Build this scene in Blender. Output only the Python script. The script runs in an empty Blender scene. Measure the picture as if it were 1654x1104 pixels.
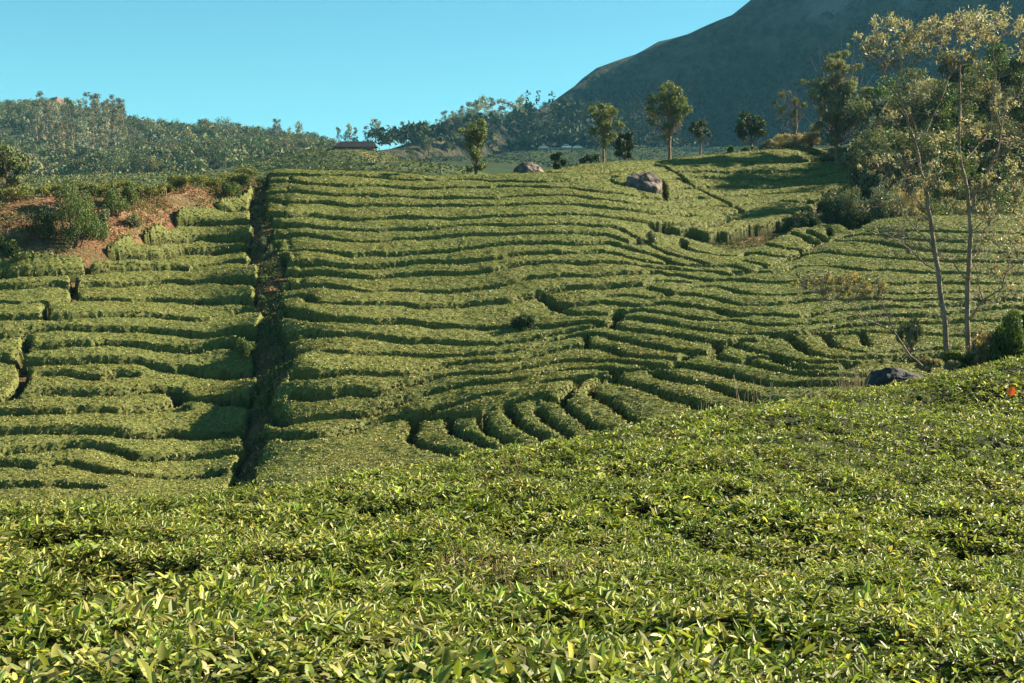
import bpy, math, random
import numpy as np
from mathutils import Vector, noise as mnoise

rng = np.random.default_rng(7)
random.seed(7)
scene = bpy.context.scene
COL = scene.collection

# ---------------------------------------------------------------- camera
FOC = 2000.0                      # focal length in pixels of the 1654 px wide photograph
PITCH = math.atan(172.0 / FOC)    # looks slightly down
cam_data = bpy.data.cameras.new("camera")
cam = bpy.data.objects.new("camera", cam_data)
COL.objects.link(cam)
cam.location = (0, 0, 0)
cam.rotation_euler = (math.radians(90) - PITCH, 0, 0)
cam_data.sensor_width = 36.0
cam_data.lens = 36.0 * FOC / 1654.0
cam_data.clip_start = 0.1
cam_data.clip_end = 20000
scene.camera = cam

# ---------------------------------------------------------------- light
SUN_AZ = 69.0      # degrees to the right of the view direction
SUN_EL = 29.0
world = bpy.data.worlds.new("World")
scene.world = world
world.use_nodes = True
wn = world.node_tree
bg = wn.nodes["Background"]
sky = wn.nodes.new("ShaderNodeTexSky")
sky.sky_type = 'NISHITA'
sky.sun_disc = False
sky.sun_elevation = math.radians(SUN_EL)
sky.sun_rotation = math.radians(SUN_AZ)
sky.altitude = 1500
sky.air_density = 1.0
sky.dust_density = 0.6
sky.ozone_density = 1.0
tint = wn.nodes.new("ShaderNodeMix")
tint.data_type = 'RGBA'
tint.blend_type = 'MULTIPLY'
tint.inputs[0].default_value = 1.0
tint.inputs[7].default_value = SKY_TINT = (0.33, 0.68, 0.655, 1)
wn.links.new(sky.outputs[0], tint.inputs[6])
wn.links.new(tint.outputs[2], bg.inputs[0])
bg.inputs[1].default_value = 0.055

sun_data = bpy.data.lights.new("sun", 'SUN')
sun_data.energy = 5.0
sun_data.angle = math.radians(0.5)
sun_data.color = (1.0, 0.88, 0.66)
sun = bpy.data.objects.new("sun", sun_data)
COL.objects.link(sun)
_a, _e = math.radians(SUN_AZ), math.radians(SUN_EL)
SUN_DIR = Vector((math.sin(_a) * math.cos(_e), math.cos(_a) * math.cos(_e), math.sin(_e)))
sun.rotation_euler = SUN_DIR.to_track_quat('Z', 'Y').to_euler()

scene.view_settings.view_transform = 'Standard'
scene.view_settings.look = 'None'
scene.view_settings.gamma = 1.0
scene.view_settings.use_curve_mapping = False
scene.view_settings.exposure = 1.95
scene.render.engine = 'CYCLES'
scene.cycles.max_bounces = 6
scene.cycles.volume_bounces = 0
scene.cycles.transparent_max_bounces = 8

# ---------------------------------------------------------------- helpers
CP, SP = math.cos(PITCH), math.sin(PITCH)

def pix_dir(px, py):
    """direction through a photo pixel, scaled so that y (forward, level) is 1"""
    xc = (np.asarray(px, float) - 827.0) / FOC
    yc = -(np.asarray(py, float) - 552.0) / FOC
    dx, dy, dz = xc, CP + yc * SP, -SP + yc * CP
    return dx / dy, dz / dy

def P(px, py, Y):
    dx, dz = pix_dir(px, py)
    return np.array([dx * Y, Y, dz * Y]).T if np.ndim(px) else Vector((float(dx * Y), float(Y), float(dz * Y)))

def project(X, Y, Z):
    f = Y * CP - Z * SP
    u = Y * SP + Z * CP
    return 827.0 + FOC * X / f, 552.0 - FOC * u / f

class TPS:
    """smooth height field through scattered points"""
    def __init__(s, pts, lam=0.02):
        pts = np.array(pts, float)
        s.c = pts[:, :2]; z = pts[:, 2]; n = len(z)
        d = np.linalg.norm(s.c[:, None] - s.c[None], axis=2)
        K = np.where(d > 0, d * d * np.log(np.maximum(d, 1e-9)), 0) + lam * np.eye(n)
        Q = np.c_[np.ones(n), s.c]
        A = np.zeros((n + 3, n + 3)); A[:n, :n] = K; A[:n, n:] = Q; A[n:, :n] = Q.T
        s.w = np.linalg.solve(A, np.r_[z, 0, 0, 0])
    def __call__(s, X, Y):
        sh = np.shape(X); X = np.ravel(X).astype(float); Y = np.ravel(Y).astype(float)
        out = np.full(len(X), s.w[-3]) + s.w[-2] * X + s.w[-1] * Y
        for (cx, cy), w in zip(s.c, s.w[:-3]):
            r2 = (X - cx) ** 2 + (Y - cy) ** 2
            out += w * 0.5 * r2 * np.log(np.maximum(r2, 1e-12))
        return out.reshape(sh)

_perm = np.random.default_rng(3).permutation(512)
_perm = np.r_[_perm, _perm]
_gr = np.random.default_rng(4).uniform(-1, 1, 512)
def vnoise(x, y, z=0.0):
    """value noise in -1..1, numpy"""
    x, y, z = np.broadcast_arrays(np.asarray(x, float), np.asarray(y, float), np.asarray(z, float))
    xi, yi, zi = np.floor(x).astype(int), np.floor(y).astype(int), np.floor(z).astype(int)
    fx, fy, fz = x - xi, y - yi, z - zi
    fx, fy, fz = [f * f * (3 - 2 * f) for f in (fx, fy, fz)]
    def h(a, b, c):
        return _gr[_perm[(_perm[(_perm[a & 511] + b) & 511] + c) & 511]]
    def l(a, b, t): return a + (b - a) * t
    return l(l(l(h(xi, yi, zi), h(xi + 1, yi, zi), fx), l(h(xi, yi + 1, zi), h(xi + 1, yi + 1, zi), fx), fy),
             l(l(h(xi, yi, zi + 1), h(xi + 1, yi, zi + 1), fx), l(h(xi, yi + 1, zi + 1), h(xi + 1, yi + 1, zi + 1), fx), fy), fz)

def fbm(x, y, z=0.0, o=4):
    s, a, f = 0, 1.0, 1.0
    for i in range(o):
        s = s + a * vnoise(x * f + 17.3 * i, y * f - 9.1 * i, np.asarray(z) * f + 3.3 * i); a *= 0.5; f *= 2.03
    return s

def build(name, V, F, mat, parent=None, tint=None, smooth=False, kind=None, link=True, loc=None):
    """V (n,3); F (m,3) or (m,4) array, or list of such arrays -> ONE mesh object"""
    if not isinstance(F, (list, tuple)): F = [F]
    F = [np.asarray(f, np.int32) for f in F if len(f)]
    V = np.asarray(V, np.float64)
    if loc is not None: V = V - np.array(loc)
    me = bpy.data.meshes.new(name)
    me.vertices.add(len(V)); me.vertices.foreach_set("co", V.astype(np.float32).ravel())
    nl = sum(f.size for f in F); nf = sum(len(f) for f in F)
    me.loops.add(nl); me.loops.foreach_set("vertex_index", np.concatenate([f.ravel() for f in F]))
    st = []; tot = 0
    for f in F:
        st.append(tot + np.arange(len(f)) * f.shape[1]); tot += f.size
    me.polygons.add(nf); me.polygons.foreach_set("loop_start", np.concatenate(st).astype(np.int32))
    me.update(calc_edges=True)
    me.polygons.foreach_set("use_smooth", np.full(nf, bool(smooth)))
    if tint is not None:
        a = me.attributes.new("tint", 'FLOAT_COLOR', 'POINT')
        t = np.ones((len(V), 4), np.float32); t[:, :3] = tint
        a.data.foreach_set("color", t.ravel())
    me.validate()
    if mat: me.materials.append(mat)
    o = bpy.data.objects.new(name, me)
    if loc is not None: o.location = loc
    if link: COL.objects.link(o)
    if parent is not None: o.parent = parent
    if kind: o["kind"] = kind
    return o

def tag(o, label, cat, group=None):
    o["label"] = label; o["category"] = cat
    if group: o["group"] = group
    return o

def empty(name, loc):
    o = bpy.data.objects.new(name, None); COL.objects.link(o); o.location = loc
    o.empty_display_size = 0.2
    return o

def grid_faces(nx, ny):
    i = np.arange(ny - 1)[:, None] * nx + np.arange(nx - 1)[None]
    return np.stack([i, i + 1, i + nx + 1, i + nx], -1).reshape(-1, 4)

# ---------------------------------------------------------------- materials
def new_mat(name):
    m = bpy.data.materials.new(name); m.use_nodes = True
    nt = m.node_tree; b = nt.nodes["Principled BSDF"]
    return m, nt, b

def leaf_mat(name, cols, rough=0.45, spec=0.4, trans=0.25, nscale=3.0, tcol=(1.1, 1.25, 0.5)):
    """foliage: colour from a noise over the plant times the per-leaf tint, with translucency"""
    m, nt, b = new_mat(name)
    N, L = nt.nodes, nt.links
    tc = N.new("ShaderNodeTexCoord")
    no = N.new("ShaderNodeTexNoise"); no.inputs["Scale"].default_value = nscale; no.inputs["Detail"].default_value = 5
    L.new(tc.outputs["Object"], no.inputs["Vector"])
    cr = N.new("ShaderNodeValToRGB")
    cr.color_ramp.elements[0].position = 0.3; cr.color_ramp.elements[0].color = (*cols[0], 1)
    cr.color_ramp.elements[1].position = 0.7; cr.color_ramp.elements[1].color = (*cols[-1], 1)
    if len(cols) == 3:
        e = cr.color_ramp.elements.new(0.5); e.color = (*cols[1], 1)
    L.new(no.outputs["Fac"], cr.inputs[0])
    at = N.new("ShaderNodeAttribute"); at.attribute_name = "tint"
    mx = N.new("ShaderNodeMix"); mx.data_type = 'RGBA'; mx.blend_type = 'MULTIPLY'; mx.inputs[0].default_value = 1
    L.new(cr.outputs[0], mx.inputs[6]); L.new(at.outputs["Color"], mx.inputs[7])
    L.new(mx.outputs[2], b.inputs["Base Color"])
    b.inputs["Roughness"].default_value = rough
    b.inputs["Specular IOR Level"].default_value = spec
    if trans > 0:
        tr = N.new("ShaderNodeBsdfTranslucent")
        m2 = N.new("ShaderNodeMix"); m2.data_type = 'RGBA'; m2.blend_type = 'MULTIPLY'; m2.inputs[0].default_value = 1
        L.new(mx.outputs[2], m2.inputs[6]); m2.inputs[7].default_value = (*tcol, 1)
        L.new(m2.outputs[2], tr.inputs["Color"])
        ms = N.new("ShaderNodeMixShader"); ms.inputs[0].default_value = trans
        L.new(b.outputs[0], ms.inputs[1]); L.new(tr.outputs[0], ms.inputs[2])
        L.new(ms.outputs[0], N["Material Output"].inputs["Surface"])
    return m

def noise_mat(name, cols, scale=1.0, rough=0.9, bump=0.3, bscale=None, stretch=(1, 1, 1), detail=8, pos=(0.3, 0.7), bdist=0.1):
    m, nt, b = new_mat(name)
    N, L = nt.nodes, nt.links
    tc = N.new("ShaderNodeTexCoord"); mp = N.new("ShaderNodeMapping"); mp.inputs["Scale"].default_value = stretch
    L.new(tc.outputs["Object"], mp.inputs[0])
    no = N.new("ShaderNodeTexNoise"); no.inputs["Scale"].default_value = scale; no.inputs["Detail"].default_value = detail
    no.inputs["Roughness"].default_value = 0.6
    L.new(mp.outputs[0], no.inputs["Vector"])
    cr = N.new("ShaderNodeValToRGB"); els = cr.color_ramp.elements
    els[0].position = pos[0]; els[0].color = (*cols[0], 1); els[1].position = pos[1]; els[1].color = (*cols[-1], 1)
    for i, c in enumerate(cols[1:-1]):
        e = els.new(pos[0] + (pos[1] - pos[0]) * (i + 1) / (len(cols) - 1)); e.color = (*c, 1)
    L.new(no.outputs["Fac"], cr.inputs[0]); L.new(cr.outputs[0], b.inputs["Base Color"])
    b.inputs["Roughness"].default_value = rough; b.inputs["Specular IOR Level"].default_value = 0.2
    if bump:
        n2 = N.new("ShaderNodeTexNoise"); n2.inputs["Scale"].default_value = bscale or scale * 4; n2.inputs["Detail"].default_value = 8
        L.new(mp.outputs[0], n2.inputs["Vector"])
        bp = N.new("ShaderNodeBump"); bp.inputs["Strength"].default_value = bump; bp.inputs["Distance"].default_value = bdist
        L.new(n2.outputs["Fac"], bp.inputs["Height"]); L.new(bp.outputs[0], b.inputs["Normal"])
    return m

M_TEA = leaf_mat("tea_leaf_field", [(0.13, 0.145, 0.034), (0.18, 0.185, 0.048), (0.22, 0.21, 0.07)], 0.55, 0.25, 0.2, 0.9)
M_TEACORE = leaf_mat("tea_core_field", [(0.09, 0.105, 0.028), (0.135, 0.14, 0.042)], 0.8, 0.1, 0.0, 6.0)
M_FG = leaf_mat("tea_leaf_near", [(0.13, 0.17, 0.035), (0.19, 0.23, 0.06), (0.26, 0.27, 0.10)], 0.5, 0.28, 0.32, 1.4)
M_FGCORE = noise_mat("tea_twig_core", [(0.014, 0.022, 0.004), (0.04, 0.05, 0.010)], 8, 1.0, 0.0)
M_SOIL = noise_mat("red_soil", [(0.08, 0.035, 0.02), (0.22, 0.10, 0.05), (0.36, 0.17, 0.09)], 0.9, 0.95, 0.8, 3.0, pos=(0.35, 0.65))
M_GROUND = noise_mat("shaded_soil", [(0.035, 0.022, 0.012), (0.09, 0.05, 0.03), (0.05, 0.05, 0.02)], 1.5, 0.95, 0.6, 6.0)
M_BARK = noise_mat("pale_bark", [(0.11, 0.08, 0.05), (0.26, 0.19, 0.13)], 6, 0.9, 0.5, stretch=(1, 1, 0.3))
M_BARKD = noise_mat("dark_bark", [(0.07, 0.05, 0.035), (0.16, 0.12, 0.085)], 6, 0.9, 0.5, stretch=(1, 1, 0.3))
# ---------------------------------------------------------------- tea slope: canopy surface as a height field
ctrl = [  # photo pixel -> distance: main slope
 (440,275,78),(620,276,78.5),(800,281,79),(880,277,80.5),(440,312,73),(620,312,73),(800,314,73.5),(440,291,75.8),(620,292,75.8),(800,296,76.2),(950,265,84),(1080,258,88),(1180,246,92),(1300,236,95),(1400,228,97),
 (500,350,68.5),(500,446,59),(500,568,48.5),(500,640,44.6),(480,700,41.2),(440,760,37.6),(462,600,46),(462,500,53.3),(460,420,60.3),(448,340,68.3),(620,700,41.5),(640,350,68.5),(640,450,59),(640,570,49),
 (830,345,68.5),(830,425,60),(830,520,53),(830,578,47.5),(830,635,42),(830,690,38.5),(830,730,36.5),
 (1000,328,72),(1000,378,65.5),(1000,440,59),(1000,527,51),(1000,598,43.5),(1000,660,39),(1000,700,37),
 (1100,440,60),(1150,300,83),(1120,335,75),(1060,364,68.5),(1150,376,69),(1280,347,74.5),(1345,312,81),
 (1300,300,84),(1300,262,90),(1420,262,92),
 (1060,388,66.2),(1150,402,65.8),(1250,384,69),(1330,352,74),
 (1200,430,61.5),(1300,400,66),(1370,372,69.5),(1200,509,51),(1200,606,41),(1200,640,38.5),(1200,700,35.5),
 (1450,361,68),(1600,347,70),(1800,338,71),(1450,437,58.5),(1450,500,50.5),(1450,540,46.5),(1450,580,42),(1450,640,37),
 (1700,437,58.5),(1700,500,50),(1700,560,45),(1700,620,39),(1550,600,41),
 # gully behind the right hillock and the scrub hill beyond
 (1450,345,76),(1600,340,79),(1400,320,80),(1480,198,89),(1560,158,93),(1660,125,97),(1800,100,101),(1440,225,92),(1600,230,88),(1750,225,88),
 # left field and its cut bank
 (-150,785,37.2),(0,785,37.5),(200,775,38.5),(380,768,39.8),(0,690,43),(200,690,43.8),(380,690,44.8),(0,600,48.3),(200,600,49.2),(390,600,50.5),
 (0,500,54.3),(200,500,55.5),(400,500,57),(0,430,59.5),(-150,430,58.5),(130,418,61.5),(215,385,64.5),(265,352,68),(345,325,71.5),(400,400,66),(400,340,71.5),(398,300,75.5),
 (-150,330,61.5),(0,322,63),(100,318,64.5),(200,307,67.5),(300,297,71.5),(380,288,76),
]
cpts = []
for a, b, Y in ctrl:
    v = P(a, b, Y); cpts.append((v.x, v.y, v.z))
# land falls away behind the crest
for a, b, Y, dY, dz in [(-150,330,61.5,3,-0.1),(0,322,63,3,-0.1),(100,318,64.5,3,-0.1),(200,307,67.5,3,-0.15),(300,297,71.5,3,-0.2),(380,288,76,3,-0.3),
                        (-150,330,61.5,12,-3),(0,322,63,12,-3),(200,307,67.5,12,-3),(380,288,76,9,-2.5),
                        (440,275,78,2.5,-0.15),(620,276,78.5,2.5,-0.15),(800,281,79,2.5,-0.15),(440,275,78,6,-1.4),(620,276,78.5,6,-1.4),(800,281,79,6,-1.4),(950,265,84,3,0.1),(1080,258,88,3,0.15),(1180,246,92,3,0.1),(1300,236,95,3,0.1),
                        (440,275,78,12,-4),(620,276,78.5,12,-4),(800,281,79,12,-4),(950,265,84,12,-3),(1080,258,88,12,-3),(1180,246,92,12,-3),(1300,236,95,12,-3),(1480,180,100,8,-2),(1660,130,99,12,-2)]:
    v = P(a, b, Y); cpts.append((v.x, v.y + dY, v.z + dz))
for xx in range(-60, 70, 12):
    cpts.append((xx, 118.0, -6.0 if xx < 35 else 6.0)); cpts.append((xx, 104.0 if xx < 20 else 112, -2.5 if xx < 20 else 2.0))
S = TPS(cpts, 0.05)
CREST = np.array([(-400,65),(0,66.5),(200,71.5),(380,79),(440,80),(620,80),(800,81),(950,87),(1080,91),(1180,95),(1300,98),(2500,99)], float)

X0, X1, Y0, Y1 = -50.0, 58.0, 33.0, 112.0
DX, DY = 0.115, 0.078
gx = np.arange(X0, X1, DX); gy = np.arange(Y0, Y1, DY)
NX, NY = len(gx), len(gy)
# evaluate the spline on a coarse grid, then bilinear
cgx = np.arange(X0, X1 + 1, 0.75); cgy = np.arange(Y0, Y1 + 1, 0.5)
_cx, _cy = np.meshgrid(cgx, cgy)
CS = S(_cx, _cy)
# skyline of the near land: nothing of it stands above this, and it falls away behind
SKYL = np.array([(-400,334),(0,322),(100,317),(200,306),(300,296),(380,286),(405,280),(430,275),(620,276),(800,281),(880,277),(950,265),(1080,258),(1180,246),(1300,236),(1400,228),(1432,215)], float)
_px = 827 + FOC * (_cx / _cy) * 0.999
_lim = pix_dir(_px, np.interp(_px, SKYL[:, 0], SKYL[:, 1]))[1]
_yc = np.interp(_px, CREST[:, 0], CREST[:, 1]) - 2.0
_cap = np.where(_cy < _yc, _lim * _cy, _lim * _yc - 0.10 * (_cy - _yc) - 0.01 * (_cy - _yc) ** 2)
CS = np.where(_px < 1432, np.minimum(CS, _cap), CS)
def surf(X, Y):
    fx = np.clip((X - X0) / 0.75, 0, len(cgx) - 1.001); fy = np.clip((Y - Y0) / 0.5, 0, len(cgy) - 1.001)
    i = fx.astype(int); j = fy.astype(int); a = fx - i; b = fy - j
    return (CS[j, i] * (1 - a) + CS[j, i + 1] * a) * (1 - b) + (CS[j + 1, i] * (1 - a) + CS[j + 1, i + 1] * a) * b

def hit(px, py, ymin=34.0, ymax=108.0):
    """where the view rays through the pixels meet the canopy surface"""
    px = np.atleast_1d(np.asarray(px, float)); py = np.atleast_1d(np.asarray(py, float))
    dx, dz = pix_dir(px, py)
    ys = np.arange(ymin, ymax, 0.12)
    Zs = surf(dx[:, None] * ys, np.broadcast_to(ys, (len(px), len(ys))))
    below = dz[:, None] * ys < Zs
    k = np.where(below.any(1), below.argmax(1), -1)
    k0 = np.maximum(k - 1, 0)
    ii = np.arange(len(px))
    d0 = dz * ys[k0] - Zs[ii, k0]; d1 = dz * ys[k] - Zs[ii, k]
    t = np.clip(d0 / np.where(np.abs(d0 - d1) < 1e-9, 1, d0 - d1), 0, 1)
    Y = ys[k0] + (ys[k] - ys[k0]) * t
    Y = np.where(k < 0, np.nan, Y)
    return dx * Y, Y

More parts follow.
